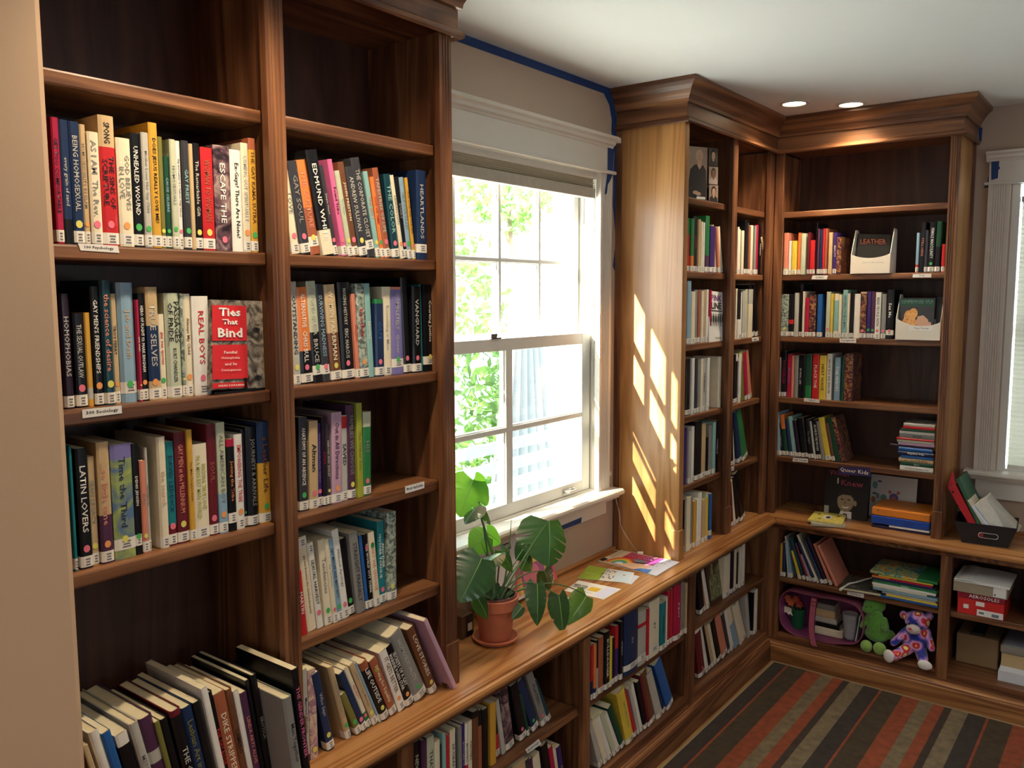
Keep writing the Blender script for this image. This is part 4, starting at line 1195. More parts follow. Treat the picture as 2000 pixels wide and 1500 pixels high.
# ---- lying books
def lying(cx, cy, z, w_, d, t, col, rot, label, group, spine='kid', flags='n', title='', tcol='wht', cat='book'):
    """spine facing -y (towards the room), lying flat"""
    M = Matrix.Translation((cx, cy, z + t)) @ Matrix.Rotation(rot, 4, 'Z') @ Matrix.Rotation(PI / 2, 4, 'Y') @ Matrix.Translation((0, -d / 2, -w_ / 2))
    b = make_book((0, 0, 0), 0, 0, t, d, w_, col, tcol, flags, title, label, group)
    b.location = M.translation; b.rotation_euler = M.to_euler(); b['category'] = cat; return b
yy = 4.055 + .08
pile = [(1352, 1700, 1340, 1280, 'wht', 'blk', 'Free Youth Books (Please)'), (1355, 1700, 1280, 1240, 'dgr', 'lgr', 'THE'), (1340, 1700, 1240, 1190, 'tan', 'brn', 'THE BOOK OF'), (1365, 1700, 1190, 1158, 'blu', 'wht', ''), (1335, 1705, 1158, 1108, 'nvy', 'wht', 'the misfits'),
        (1340, 1690, 1108, 1062, 'blu', 'tan', ''), (1250, 1700, 1062, 1040, 'dpk', 'gry', ''), (1335, 1712, 1040, 1005, 'mau', 'wht', ''), (1322, 1712, 1005, 975, 'pgn', 'chr', ''), (1320, 1712, 975, 950, 'red', 'wht', ''), (1350, 1715, 950, 905, 'gry', 'blk', 'RAGE'), (1352, 1715, 905, 868, 'lgr', 'red', ''), (1362, 1718, 868, 838, 'dgr', 'wht', ''), (1390, 1720, 838, 805, 'red', 'lgr', ''), (1395, 1722, 805, 772, 'lgr', 'dtl', '')]
z = 1.0035; rngp = random.Random(4)
for i, (x0, x1, yb, yt, c, tc_, ti) in enumerate(pile):
    a = onY(4.055, 1500 + x0 / 5.263, 660 + yb / 5.263); b_ = onY(4.055, 1500 + x1 / 5.263, 660 + yb / 5.263); th = max(.0065, .0158 * (yb - yt) / 42 * .98)
    if z + th > 1.262: break
    lying((a.x + min(b_.x, 1.064)) / 2, yy + rngp.uniform(-.004, .004), z, min(b_.x, 1.064) - a.x - .001, .15, th, c, 0,
        ('white paper-wrapped book with handwritten note, bottom of the flat stack' if i == 0 else f"{cname(c)} book lying flat, {ORD[i]} from bottom of the right-hand stack"), 'books stacked flat at the right of the back bookcase', title=ti, tcol=tc_, flags='nh' if i in (4, 5, 2) else 'n')
    z += th + .0004
# ================================================================== shelf labels
def slabel(text, px, plane, label, tilt=0):
    """small paper label taped to a shelf edge; px = 4 corner pixels TL TR BR BL"""
    k, v = plane; f = onX if k == 'X' else onY; P = [f(v, *p) for p in px]; n = Vector((1, 0, 0)) if k == 'X' else Vector((0, -1, 0))
    c = sum(P, Vector()) / 4; r = empty('shelf_label', c); put(r, label, 'label', 'printed paper labels taped to the shelf edges')
    MB().quadslab(P, n, .0006).build('label_card', M_white, r, world=True)
    R = (P[1] - P[0]).normalized(); U = n.cross(R)
    lettering('label_lettering', text, M_black, r, c + n * .0009, R, U, (P[1] - P[0]).length * .84, (P[3] - P[0]).length * .5, bold=.015, world=True)
XS = .2675
slabel('100 Psychology', [(152, 475), (230, 480), (233, 494), (157, 489)], ('X', XS), 'white shelf label reading 100 Psychology')
slabel('300 Sociology', [(160, 800), (237, 792), (238, 807), (161, 817)], ('X', XS), 'white shelf label reading 300 Sociology')
slabel('Mostly Gay/Lesbian', [(791, 950), (828.5, 940), (828.5, 953), (791.5, 964)], ('X', XS), 'small white shelf label at the empty right end of a shelf')
slabel('Anthology', [(1026, 1464), (1052, 1443), (1057, 1453), (1030, 1472)], ('X', XL - .0215), 'tilted white shelf label reading Anthology')
YS = YF + .0275
slabel('GSRD', [(1587, 538), (1617, 538), (1615, 545.5), (1585, 545.5)], ('Y', YS), 'narrow white label under the left books of the back bookcase second shelf')
slabel('Drag', [(1783, 535.5), (1819, 534.5), (1819, 542), (1782.5, 542)], ('Y', YS), 'white shelf label reading Drag')
slabel('Transgender', [(1640, 661), (1672.5, 661), (1672, 670), (1640, 669)], ('Y', YS), 'white shelf label reading Transgender')
slabel('Graphic and\nNovels', [(1570, 777), (1601, 780), (1600.5, 787), (1570, 784)], ('Y', YS), 'white two-line label below the yellow and red books')
slabel('YA Youth', [(1549, 894), (1578, 896), (1578, 904), (1548, 901)], ('Y', YS), 'white shelf label below the leaning youth books')
slabel('Children', [(1655, 1154.5), (1687.5, 1160), (1687, 1168), (1654.5, 1161)], ('Y', YL + .0215), 'handwritten white shelf label reading Children')
slabel('Bears', [(1468, 660), (1481, 658), (1482, 665), (1469, 667)], ('X', .2725), 'tiny white label on the narrow bookcase right bay')
slabel('Fic', [(1428, 912), (1433, 910), (1433.5, 918), (1428.5, 920)], ('X', .2725), 'tiny white tag at the edge of the corner bay shelf')
r = empty('handmade_sign', onY(YS, 1668, 922)); put(r, 'dark purple handwritten sign reading Queer Kids', 'sign')
P = [onY(YS - .003, *p) for p in ((1637, 911), (1700, 914), (1701, 931), (1637, 926))]; MB().quadslab(P, (0, -1, 0), .0008).build('sign_card', mat('sign_card_purple', '33275e', .6), r, world=True)
lettering('sign_lettering', 'Queer Kids', ink('crl'), r, sum(P, Vector()) / 4 + Vector((0, -.0012, 0)), (1, 0, -.02), (0, 0, 1), (P[1] - P[0]).length * .88, .022, bold=.01, world=True)
r = empty('shelf_pin', (0, 0, 0)); bpy.data.objects.remove(r)
# ================================================================== face-out books and flat prints
class Face:
    """a flat face given by 4 corners (TL, TR, BR, BL); draw in u,v in 0..1 (v down)"""
    def __init__(s, P, n, root): s.P = [Vector(p) for p in P]; s.n = Vector(n).normalized(); s.root = root; s.k = 1
    def at(s, u, v): return s.P[0].lerp(s.P[1], u).lerp(s.P[3].lerp(s.P[2], u), v)
    def poly(s, uv, m, name='printed_patch', lift=None):
        l = .00025 * s.k if lift is None else lift; s.k += 1
        P = [s.at(u, v) + s.n * (l + .0003) for u, v in uv]
        return MB().add(P, [tuple(range(len(P)))]).build(name, m, s.root, world=True, fix=False)
    def rect(s, u0, v0, u1, v1, m, name='printed_patch'): return s.poly([(u0, v0), (u1, v0), (u1, v1), (u0, v1)], m, name)
    def oval(s, cu, cv, ru, rv, m, name='printed_patch', n=20, a0=0, a1=2 * PI): return s.poly([(cu + ru * math.cos(a0 + (a1 - a0) * i / n), cv + rv * math.sin(a0 + (a1 - a0) * i / n)) for i in range(n + (a1 - a0 < 6))], m, name)
    def arc(s, cu, cv, r0, r1, k, m, a0=PI, a1=2 * PI, n=18): return s.poly([(cu + r1 * math.cos(a0 + (a1 - a0) * i / n), cv + r1 * k * math.sin(a0 + (a1 - a0) * i / n)) for i in range(n + 1)] + [(cu + r0 * math.cos(a0 + (a1 - a0) * i / n), cv + r0 * k * math.sin(a0 + (a1 - a0) * i / n)) for i in range(n, -1, -1)], m)
    def text(s, body, u, v, w_, h, m, bold=.01, name='printed_lettering'):
        s.k += 1; R = (s.at(.6, v) - s.at(.4, v)); U = s.n.cross(R)
        W_ = (s.P[1] - s.P[0]).length; H_ = (s.P[3] - s.P[0]).length
        return lettering(name, body, m, s.root, s.at(u, v) + s.n * (.00025 * s.k + .0003), R, U, w_ * W_, h * H_, bold=bold, world=True)
def facepx(P0, n, px): return [onN(P0, n, *p) for p in px]
def c_(name, h, rough=.5): return mat(name, h, rough)
SKIN = c_('print_skin', 'c79f86'); SKIN2 = c_('print_skin_brown', '7d5544'); HAIR = c_('print_hair_dark', '1c1614'); HAIRB = c_('print_hair_blond', 'c2a988'); CLOTH = c_('print_clothes_black', '121316'); GREYP = c_('print_grey_skin', '8b8378'); GREYD = c_('print_grey_dark', '35322f'); WHT = c_('print_white', 'f0ede6'); REDP = c_('print_red', 'd8262c'); BLKP = c_('print_black', '141417')
def portrait(F, u0, v0, u1, v1, bg_, hair, skin, cloth):
    f = lambda u, v: (u0 + (u1 - u0) * u, v0 + (v1 - v0) * v); F.rect(u0, v0, u1, v1, bg_, 'portrait_background')
    F.poly([f(*p) for p in ((.02, .995), (.08, .75), (.32, .62), (.68, .62), (.92, .75), (.98, .995))], cloth, 'portrait_clothes')
    du, dv = (u1 - u0), (v1 - v0)
    F.oval(u0 + .5 * du, v0 + .36 * dv, .27 * du, .30 * dv, hair, 'portrait_hair'); F.poly([f(*p) for p in ((.42, .55), (.58, .55), (.6, .7), (.5, .76), (.4, .7))], skin, 'portrait_neck')
    F.oval(u0 + .5 * du, v0 + .42 * dv, .19 * du, .23 * dv, skin, 'portrait_face')
    for s_ in (-1, 1): F.oval(u0 + (.5 + .075 * s_) * du, v0 + .40 * dv, .03 * du, .016 * dv, GREYD, 'portrait_eye', n=8)
    F.poly([f(*p) for p in ((.49, .42), (.515, .48), (.475, .48))], GREYD if skin is not GREYP else GREYD, 'portrait_nose'); F.oval(u0 + .5 * du, v0 + .535 * dv, .06 * du, .012 * dv, c_('print_lip', '8c4a44'), 'portrait_mouth', n=10)
# Ties That Bind
r = empty('book', (.19, 1.1, 1.592)); put(r, 'red book facing out with grey eyes photos around its title, third shelf of nearest bay', 'book')
P = [onX(.20, *p) for p in ((413, 587), (510, 587), (517, 757), (413, 757))]; z0 = min(p.z for p in P); y0 = onX(.20, 413, 680).y; y1 = onX(.20, 514, 680).y; zt = onX(.20, 460, 586).z
y1 = min(y1, 1.138); F0 = Face(facepx((.256, 1.0, 1.5945), (1, 0, .06), [(412, 585), (512, 588), (517.5, 757), (413, 762)]), (1, 0, .06), r)
y1 = F0.P[1].y; print('ties', F0.P)
q = F0.P; MB().quadslab(q, -F0.n, .016).build('cover', collage('cover_grey_faces', [(.35, '3c3630'), (.5, '7d7468'), (.62, 'a99e8e')], 40), r, world=True)
for v in (.3, .85): 
    for s_ in ((.78, .98),):
        F0.oval(.86, v + .03, .075, .028, GREYD, 'printed_eye'); F0.oval(.86, v + .03, .03, .022, BLKP, 'printed_eye')
F0.rect(.01, .06, .665, .455, REDP, 'title_panel'); F0.rect(.01, .50, .665, .885, REDP, 'title_panel'); F0.rect(.01, .925, .665, .985, REDP, 'title_panel')
for t_, v, h, ww in (('Ties', .135, .095, .46), ('That', .245, .06, .36), ('Bind', .365, .105, .5), ('Familial', .585, .032, .3), ('Homophobia', .65, .032, .44), ('and Its', .715, .032, .24), ('Consequences', .785, .032, .52), ('SARAH SCHULMAN', .955, .022, .5)): F0.text(t_, .34, v, ww, h, WHT, bold=.03 if h > .05 else .01)
sr = empty('book_easel', (.215, 1.09, 1.592)); put(sr, 'thin black wire easel holding up the red face-out book', 'book stand')
yk = onX(.262, 481, 750).y; y0 = F0.P[3].y; MB().box(.2585, .2615, y0 + .005, F0.P[2].y - .003, 1.5920, 1.597).box(.2586, .2616, yk - .002, yk + .003, 1.5921, 1.622).box(.20, .2587, yk - .002, yk + .003, 1.5919, 1.5935).build('easel', mat('easel_black', '101012', .3), sr, world=True)
# portrait poster at the top of the narrow bookcase
r = empty('portrait_book', (.2, 3.2, 2.185)); put(r, 'large book propped face out with one big and three small portraits, top of narrow bookcase', 'book')
pa = onX(.2, 1347, 300); pb = onX(.2, 1401, 300); zt = onX(.2, 1375, 288).z; F0 = Face(facepx((.262, 3.2, 2.186), (1, 0, .06), [(1345, 285), (1401, 290), (1399, 397), (1343, 392)]), (1, 0, .06), r); print('por', F0.P)
MB().quadslab(F0.P, -F0.n, .012).build('cover', c_('cover_dark_brown', '2b211d'), r, world=True)
tanbg = c_('print_backdrop_taupe', '9c8672')
F0.rect(0, 0, .64, 1, tanbg, 'portrait_background')
F0.poly([(.02, .97), (.0, .72), (.06, .42), (.2, .335), (.34, .31), (.5, .335), (.6, .42), (.63, .7), (.62, .97)], CLOTH, 'portrait_clothes')
F0.oval(.36, .165, .125, .115, HAIRB, 'portrait_hair'); F0.poly([(.3, .24), (.43, .24), (.45, .34), (.37, .42), (.29, .34)], SKIN, 'portrait_neck'); F0.oval(.37, .185, .095, .10, SKIN, 'portrait_face')
for u in (.335, .405): F0.oval(u, .175, .014, .006, GREYD, 'portrait_eye', n=8)
F0.poly([(.37, .185), (.382, .205), (.36, .205)], c_('print_skin_shade', 'a9826a'), 'portrait_nose'); F0.oval(.37, .235, .03, .006, c_('print_lip_rose', '9a544c'), 'portrait_mouth', n=10)
F0.oval(.24, .84, .10, .035, SKIN, 'portrait_hands'); F0.oval(.33, .86, .09, .035, SKIN, 'portrait_hands')
portrait(F0, .665, .01, .995, .33, c_('print_backdrop_grey', '4a4542'), HAIR, SKIN, CLOTH); portrait(F0, .665, .345, .995, .665, tanbg, HAIR, SKIN2, c_('print_scarf', 'b09a94')); portrait(F0, .665, .68, .995, .995, tanbg, HAIR, SKIN, CLOTH)
F0.rect(.22, .915, .52, .96, WHT, 'title_panel')
r = empty('shelf_label', (.21, 3.2, 2.2)); bpy.data.objects.remove(r)
# Pink Line
r = empty('book', (.2, 3.3, 1.592)); put(r, 'white face-out book with purple and black title letters and small figures, narrow bookcase', 'book')
pa = onX(.235, 1386, 620); pb = onX(.235, 1411, 620); zt = onX(.235, 1400, 568).z; F0 = Face(facepx((.268, 3.3, 1.594), (1, 0, .05), [(1386, 568), (1412, 571), (1411, 669), (1385, 668)]), (1, 0, .05), r); print('pink', F0.P)
MB().quadslab(F0.P, -F0.n, .02).build('cover', WHT, r, world=True); PURP = c_('print_purple', '7a2f7e')
F0.text('PINK', .5, .13, .96, .12, PURP, .02); F0.text('LINE', .5, .28, .96, .13, BLKP, .02); F0.rect(.05, .37, .95, .39, GREYD)
for i in range(6): F0.oval(.13 + .15 * i, .455, .035, .02, BLKP, 'printed_figure', n=8); F0.rect(.09 + .15 * i, .475, .17 + .15 * i, .6, BLKP, 'printed_figure'); F0.rect(.105 + .15 * i, .6, .125 + .15 * i, .68, BLKP, 'printed_figure'); F0.rect(.14 + .15 * i, .6, .16 + .15 * i, .68, BLKP, 'printed_figure')
F0.text('WHITE', .55, .92, .6, .05, GREYD)
# brown picture book facing out low down near the corner
r = empty('book', (.3, 3.45, .42)); put(r, 'brown face-out book with leafy green picture, low shelf near the corner', 'book')
pa = onX(.29, 1130 + 960 / 3.75, 1150); pb = onX(.29, 1130 + 1050 / 3.75, 1150); F0 = Face([(.262, pa.y, .655), (.262, pb.y, .655), (.295, pb.y, .4215), (.295, pa.y, .4215)], (1, 0, .14), r)
MB().quadslab(F0.P, -F0.n, .012).build('cover', c_('cover_mottled_brown', '4f3325'), r, world=True)
F0.poly([(.1, .9), (.12, .55), (.3, .35), (.35, .1), (.45, .1), (.5, .4), (.7, .35), (.95, .3), (.95, .9)], collage('print_leaf_picture', [(.35, '33422a'), (.5, '7d7b48'), (.65, 'b8a878')], 60))
for i in range(6): F0.rect(.15 + .13 * i, .5 + .02 * (i % 2), .19 + .13 * i, .92, c_('print_pale_green_line', '8f9c76'))
# When I Knew + sign etc.
r = empty('book', (.68, 4.12, ZC)); put(r, 'black face-out book with sepia photo of a smiling boy, lettered I Knew', 'book')
F0 = Face([onY(4.15, *p) for p in ((1611, 918), (1697, 921), (1694, 1018), (1609, 1002))], (0, -1, .0), r)
F0 = Face([(F0.P[0].x, 4.175, F0.P[0].z), (F0.P[1].x, 4.175, F0.P[0].z), (F0.P[1].x, 4.145, ZC + .001), (F0.P[0].x, 4.145, ZC + .001)], (0, -1, .1), r)
MB().quadslab(F0.P, -F0.n, .016).build('cover', BLKP, r, world=True)
SEP = c_('print_sepia_skin', 'a08e72'); SEPH = c_('print_sepia_hair', '241d18'); PINKP = c_('print_dull_pink', 'b5405a')
F0.text('When', .3, .05, .45, .12, PINKP); F0.text('I', .29, .22, .04, .12, WHT); F0.text('Knew', .62, .24, .5, .13, PINKP)
F0.poly([(.3, 1), (.36, .9), (.5, .84), (.72, .86), (.9, .92), (.98, 1)], c_('print_suit_dark', '1e1b19')); F0.poly([(.36, 1), (.4, .85), (.65, .85), (.66, 1)], WHT, 'portrait_shirt'); F0.poly([(.47, 1), (.46, .9), (.55, .9), (.56, 1)], c_('print_tie', '5b4a40'), 'portrait_tie')
F0.oval(.5, .56, .19, .2, SEPH, 'portrait_hair'); F0.oval(.72, .66, .035, .06, SEP, 'portrait_ear'); F0.oval(.5, .64, .19, .225, SEP, 'portrait_face'); F0.poly([(.31, .57), (.33, .46), (.5, .40), (.68, .46), (.7, .58), (.6, .5), (.42, .5)], SEPH, 'portrait_hair')
for u in (.42, .57): F0.oval(u, .6, .035, .015, SEPH, 'portrait_eye', n=10)
F0.poly([(.42, .74), (.5, .765), (.6, .735), (.56, .785), (.46, .79)], WHT, 'portrait_smile'); F0.poly([(.49, .62), (.52, .69), (.46, .69)], c_('print_sepia_shadow', '7a6a54'), 'portrait_nose')
F0.rect(.02, .78, .13, 1, c_('print_label_grey', 'b6b2a8'), 'call_number_label')
# drawing on paper behind it
r = empty('drawing', (.9, 4.25, ZC)); put(r, "child's crayon drawing on white paper leaning behind the orange binder", 'drawing')
pa = onY(4.28, 1700, 950).x; pb = onY(4.28, 1791, 950).x; zt = min(.968, onY(4.28, 1750, 932).z); F0 = Face([(pa, 4.29, zt), (pb, 4.29, zt), (pb, 4.27, ZC + .001), (pa, 4.27, ZC + .001)], (0, -1, .06), r)
MB().quadslab(F0.P, -F0.n, .0015).build('sheet', M_white, r, world=True)
for (u, v, a, b_, cc) in ((.52, .5, .1, .1, '6b5fa8'), (.52, .52, .05, .045, 'd0715c'), (.43, .38, .035, .04, 'd05f78'), (.61, .38, .035, .04, 'd05f78'), (.3, .52, .07, .07, '6fa39a'), (.1, .25, .06, .09, '7fb0b5'), (.08, .6, .05, .08, 'c07a4a'), (.17, .5, .04, .07, '9a9aa4'), (.2, .15, .05, .02, '3a4a8a'), (.1, .45, .05, .03, '6f8a5a')): F0.oval(u, v, a, b_, c_('crayon_' + cc, cc), 'crayon_mark', n=12)
# binders in front of it
def stackbox(name, label, cat, x0, x1, y0, y1, z0, z1, m, bev=.003, group=None, part='case'):
    r = empty(name, ((x0 + x1) / 2, (y0 + y1) / 2, z0)); put(r, label, cat, group); MB().box(x0, x1, y0, y1, z0, z1).build(part, m, r, world=True, bevel=bev); return r
xa = onY(4.06, 1701, 1010).x; xb = min(1.05, onY(4.06, 1816, 1030).x); hz = lambda py: onY(4.06, 1816, py).z
stackbox('folder', 'flat purple and white folders at the bottom of the binder pile', 'folder', xa + .002, xb, 4.065, 4.27, ZC + .0005, ZC + .012, c_('folder_dark_violet', '2c2350'))
MB().box(xa + .08, xb - .001, 4.06, 4.26, ZC + .0128, ZC + .02).build('paper_stack', M_white).__setitem__('label', 'white papers sticking out beneath the blue binder'); bpy.data.objects['paper_stack']['category'] = 'papers'
stackbox('binder', 'blue ring binder lying flat under the orange one', 'binder', xa, xb, 4.06, 4.27, ZC + .0205, ZC + .058, mat('binder_blue', '1f4fb0', .35), .004)
r = stackbox('binder', 'orange binder lying flat on the blue one', 'binder', xa + .001, xb, 4.062, 4.265, ZC + .0585, ZC + .096, mat('binder_orange', 'e88a2c', .45), .006); MB().tube([(xa + .03, 4.062, ZC + .085), (xa + .03, 4.058, ZC + .085)], .004).build('rivet', M_steel, r, world=True)
r = bpy.data.objects['binder']; lettering('binder_lettering', 'Gender\nBaby', ink('nvy'), r, ((xa * .35 + xb * .65), 4.0588, ZC + .04), (1, 0, 0), (0, 0, 1), .06, .022, world=True)
# yellow picture books
def quadbook(label, px, z0, th, m, cat='book', name='picture_book', pages=True, group=None):
    P = [onZ(z0 + th, *p) for p in px]; c = sum(P, Vector()) / 4; r = empty(name, (c.x, c.y, z0)); put(r, label, cat, group)
    P = [Vector((p.x, p.y, z0)) for p in P]
    MB().quadslab([p + (c - p).normalized() * .002 * Vector((1, 1, 0)).length + Vector((0, 0, .001)) for p in P], (0, 0, 1), th - .002).build('page_block', M_paper, r, world=True)
    MB().quadslab([p + Vector((0, 0, th - .001)) for p in P], (0, 0, 1), .001).quadslab(P, (0, 0, 1), .001).build('cover', m, r, world=True)
    Q = [p + Vector((0, 0, th)) for p in P]; return r, Face(Q, (0, 0, 1), r)
quadbook('grey book lying below the yellow picture book on the back ledge', [(1587, 1012), (1650, 1015), (1651, 1028), (1583, 1023)], ZC + .0005, .008, c_('cover_pale_grey', 'a9a9a0'))
r, F0 = quadbook('yellow cartoon picture book lying on the back ledge', [(1592, 998), (1653, 1005), (1645, 1024), (1577, 1015)], ZC + .009, .008, mat('cover_cartoon_yellow', 'e9d66a', .3, var=.25, vscale=60))
F0.oval(.5, .5, .14, .22, WHT); F0.oval(.52, .52, .07, .12, GREYD); F0.oval(.2, .3, .06, .08, c_('print_olive', '8a7d2a')); F0.oval(.8, .3, .07, .08, c_('print_brown', '9a6a3a')); F0.oval(.3, .75, .05, .09, c_('print_grey', '8c8c80'))
# magazine holders
M_card = mat('white_cardboard', 'e6dfd0', .6)
def holder(x0, x1, y0, z0, zl, zr, dep, label, lean, dip, arm=.2, group='white magazine holders in the back bookcase'):
    r = empty('magazine_holder', ((x0 + x1) / 2, y0, z0)); put(r, label, 'magazine holder', group)
    N = 16; fr = [(x0, z0)] + [(x1, z0)] + [(x1 + (x0 - x1) * i / N, (zr + (zl - zr) * i / N) - dip * math.sin(PI * i / N) ** .7) for i in range(N + 1)]
    m = MB(); m.add([(x, y, z) for y in (y0, y0 + .003) for x, z in fr], [tuple(range(len(fr))), tuple(range(len(fr), 2 * len(fr)))[::-1]] + [(i, (i + 1) % len(fr), (i + 1) % len(fr) + len(fr), i + len(fr)) for i in range(len(fr))])
    m.build('front_panel', M_card, r, world=True)
    for x, zz in ((x0, zl), (x1 - .003, zr)):
        m = MB(); pr = [(y0 + .003, z0 + .003), (y0 + dep * .55, z0 + .003), (y0 + dep * .55, z0 + arm - .01), (y0 + dep * .5, z0 + arm), (y0 + dep * .3, z0 + arm), (y0 + .003, zz)]
        m.add([(xx, y, z) for xx in (x, x + .003) for y, z in pr], [tuple(range(6)), tuple(range(6, 12))[::-1]] + [(i, (i + 1) % 6, (i + 1) % 6 + 6, i + 6) for i in range(6)]); m.build('side_panel', M_card, r, world=True)
    MB().box(x0, x1, y0 + .003, y0 + dep * .55, z0 + .0003, z0 + .003).build('bottom_panel', M_card, r, world=True); MB().box(x0 + .003, x1 - .003, y0 + dep * .55 - .003, y0 + dep * .55, z0 + .003, z0 + .09).build('rear_panel', M_card, r, world=True)
    return r
xa = onY(4.05, 1661, 520).x; xb = onY(4.05, 1738, 520).x; g = lambda px, py: onY(4.05, px, py).z
r = holder(xa, xb, 4.05, 1.887, g(1670, 496), g(1736, 494), .2, 'white cardboard magazine holder with a dark magazine, second shelf of back bookcase', 0, .02)
for o in list(r.children):
    if o.name.startswith('side_panel'): pass
lettering('printed_label', 'Central Coast Bear Community', M_grey, r, ((xa + xb) / 2 + .012, 4.0493, g(1700, 513)), (1, 0, 0), (0, 0, 1), (xb - xa) * .55, .007, world=True)
def sheet(name, P, n, th, m, label, cat, group=None):
    c = sum([Vector(p) for p in P], Vector()) / len(P); r = empty(name, (c.x, c.y, min(p[2] for p in P))); put(r, label, cat, group); MB().quadslab(P, n, th).build('cover', m, r, world=True); return r, Face(P, -Vector(n), r) if len(P) == 4 else None
r, F0 = sheet('magazine', [(xa + .008, 4.125, 2.07), (xb - .022, 4.125, 2.06), (xb - .008, 4.07, 1.895), (xa + .01, 4.07, 1.895)], (0, 1, .3), .006, c_('magazine_black_matte', '0c0b0c', .9), 'black magazine titled Leather Folk standing in the left white holder', 'magazine')
F0.text('LEATHER\nFOLK', .5, .28, .8, .3, c_('print_dull_salmon', 'a35f4a'), .02)
xa = onY(4.045, 1749, 640).x; xb = min(1.05, onY(4.045, 1837, 640).x); g = lambda px, py: onY(4.045, px, py).z
r = holder(xa, xb, 4.045, 1.5918, g(1752, 620), g(1836, 628), .2, 'white cardboard magazine holder with a picture-covered book, third shelf of back bookcase', 0, .028)
MB().box(xa + .055, xb - .03, 4.0438, 4.0445, g(1798, 646), g(1798, 637)).build('printed_label', M_white, r, world=True); lettering('label_lettering', 'Trans Tuesday', M_black, r, ((xa + xb) / 2 + .015, 4.0432, g(1798, 641.5)), (1, 0, 0), (0, 0, 1), (xb - xa) * .33, .009, world=True)
xc = onY(4.09, 1757, 600).x; xd = onY(4.09, 1826, 600).x
r, F0 = sheet('book', [(xc, 4.085, 1.775), (xd, 4.085, 1.775), (xd, 4.07, 1.597), (xc, 4.07, 1.597)], (0, 1, .08), .014, c_('cover_slate', '33353a'), 'face-out book with orange flowers and a pale face in the right white holder', 'book')
F0.rect(0, .02, 1, .2, c_('print_deep_green', '1e4a3c')); F0.text('CONFESSIONS OF A\nGENDER DEFENDER', .5, .11, .9, .13, c_('print_pale_green', '8fae9c'), 0)
for (u, v, a, cc) in ((.3, .45, .14, 'b5713f'), (.42, .38, .12, 'cf8f4e'), (.24, .6, .12, 'a9683e'), (.4, .62, .13, 'c98a55')): F0.oval(u, v, a, a * 1.1, collage('petal_' + cc, [(.4, cc), (.6, 'e0b070')], 90), 'printed_petal')
F0.poly([(.55, .45), (.7, .42), (.84, .52), (.9, .68), (.8, .85), (.66, .95), (.62, .75), (.5, .62)], SKIN, 'printed_face'); F0.oval(.9, .64, .04, .06, SKIN, 'printed_ear')
sheet('magazine', [(xd + .003, 4.12, 1.78), (xb - .004, 4.12, 1.778), (xb - .004, 4.1, 1.597), (xd + .003, 4.1, 1.597)], (0, 1, .1), .008, c_('cover_slate_blue', '39414c'), 'dark grey-blue magazine at the right edge of the right white holder', 'magazine')
# ================================================================== children's shelf: lying picture books
def px2(ox, oy, s, pts): return [(ox + a / s, oy + b / s) for a, b in pts]
def lyingB(px0, px1, z, th, depth, col, label, rot=0.0, y0=4.0, group='picture books lying in a loose pile', flags='n', title='', tcol='wht', maxx=1.098):
    a = onY(y0, px0, 1120).x; b_ = min(onY(y0, px1, 1120).x, maxx)
    return lying((a + b_) / 2, y0 + depth / 2, z, b_ - a, depth, th, col, rot, label, group, flags=flags, title=title, tcol=tcol)
K = [(1722, 1834, .010, 'blu', 'blue picture book at the bottom of the loose pile', 3.985), (1732, 1834, .008, 'yel', 'yellow-edged picture book second from bottom of the loose pile', 3.985), (1724, 1830, .010, 'lgr', 'pale printed picture book third from bottom of the loose pile', 3.99),
     (1706, 1834, .011, 'lbl', 'light blue picture book fourth from bottom of the loose pile', 3.985), (1706, 1812, .008, 'crl', 'cream picture book fifth from bottom of the loose pile', 3.99), (1704, 1830, .012, 'wht', 'white picture book sixth from bottom of the loose pile', 3.99),
     (1706, 1832, .010, 'grn', 'green picture book with white lettering in the loose pile', 3.992), (1704, 1826, .009, 'nvy', 'dark blue picture book above the green one in the loose pile', 3.995), (1703, 1822, .009, 'crm', 'pink and orange picture book near the top of the loose pile', 3.998),
     (1716, 1824, .009, 'yel', 'yellow and white picture book second from top of the loose pile', 4.0), (1699, 1832, .012, 'kid', 'glossy multicoloured picture book on top of the loose pile', 3.995)]
z = .4206
for i, (p0, p1, th, c, lab, y0) in enumerate(K):
    b_ = lyingB(p0, p1, z, th, .22, c, lab, 0.0, y0, title='FRIENDS' if i == 6 else '', flags='n,' + ('B:org:.3' if i == 8 else 'T:grn:.3' if i == 10 else '')); z += th + .0005
r, F0 = quadbook('dark printed comic lying at the left of the loose picture book pile', px2(1500, 1020, 5, [(775, 500), (1010, 565), (1120, 655), (1105, 705), (760, 648), (700, 618)])[0:1] + px2(1500, 1020, 5, [(1040, 560), (1105, 700), (700, 632)]), .4206, .012, collage('cover_comic_grey', [(.35, '2c3330'), (.5, '5f6a60'), (.6, '8e6f5c'), (.7, 'b9b6a6')], 40))
b = MB(); pts = [onZ(.437 + i * .002, *p) for i, p in enumerate(px2(1500, 1020, 5, [(705, 660), (740, 632), (790, 600), (850, 588), (910, 572), (960, 556), (1010, 545)]))]; b.tube(pts, [.006, .004, .0045, .004, .0045, .004, .004], 8)
put(b.build('rolled_paper', M_white, smooth=True), 'twisted strip of white paper lying over the comic on the children\'s shelf', 'paper')
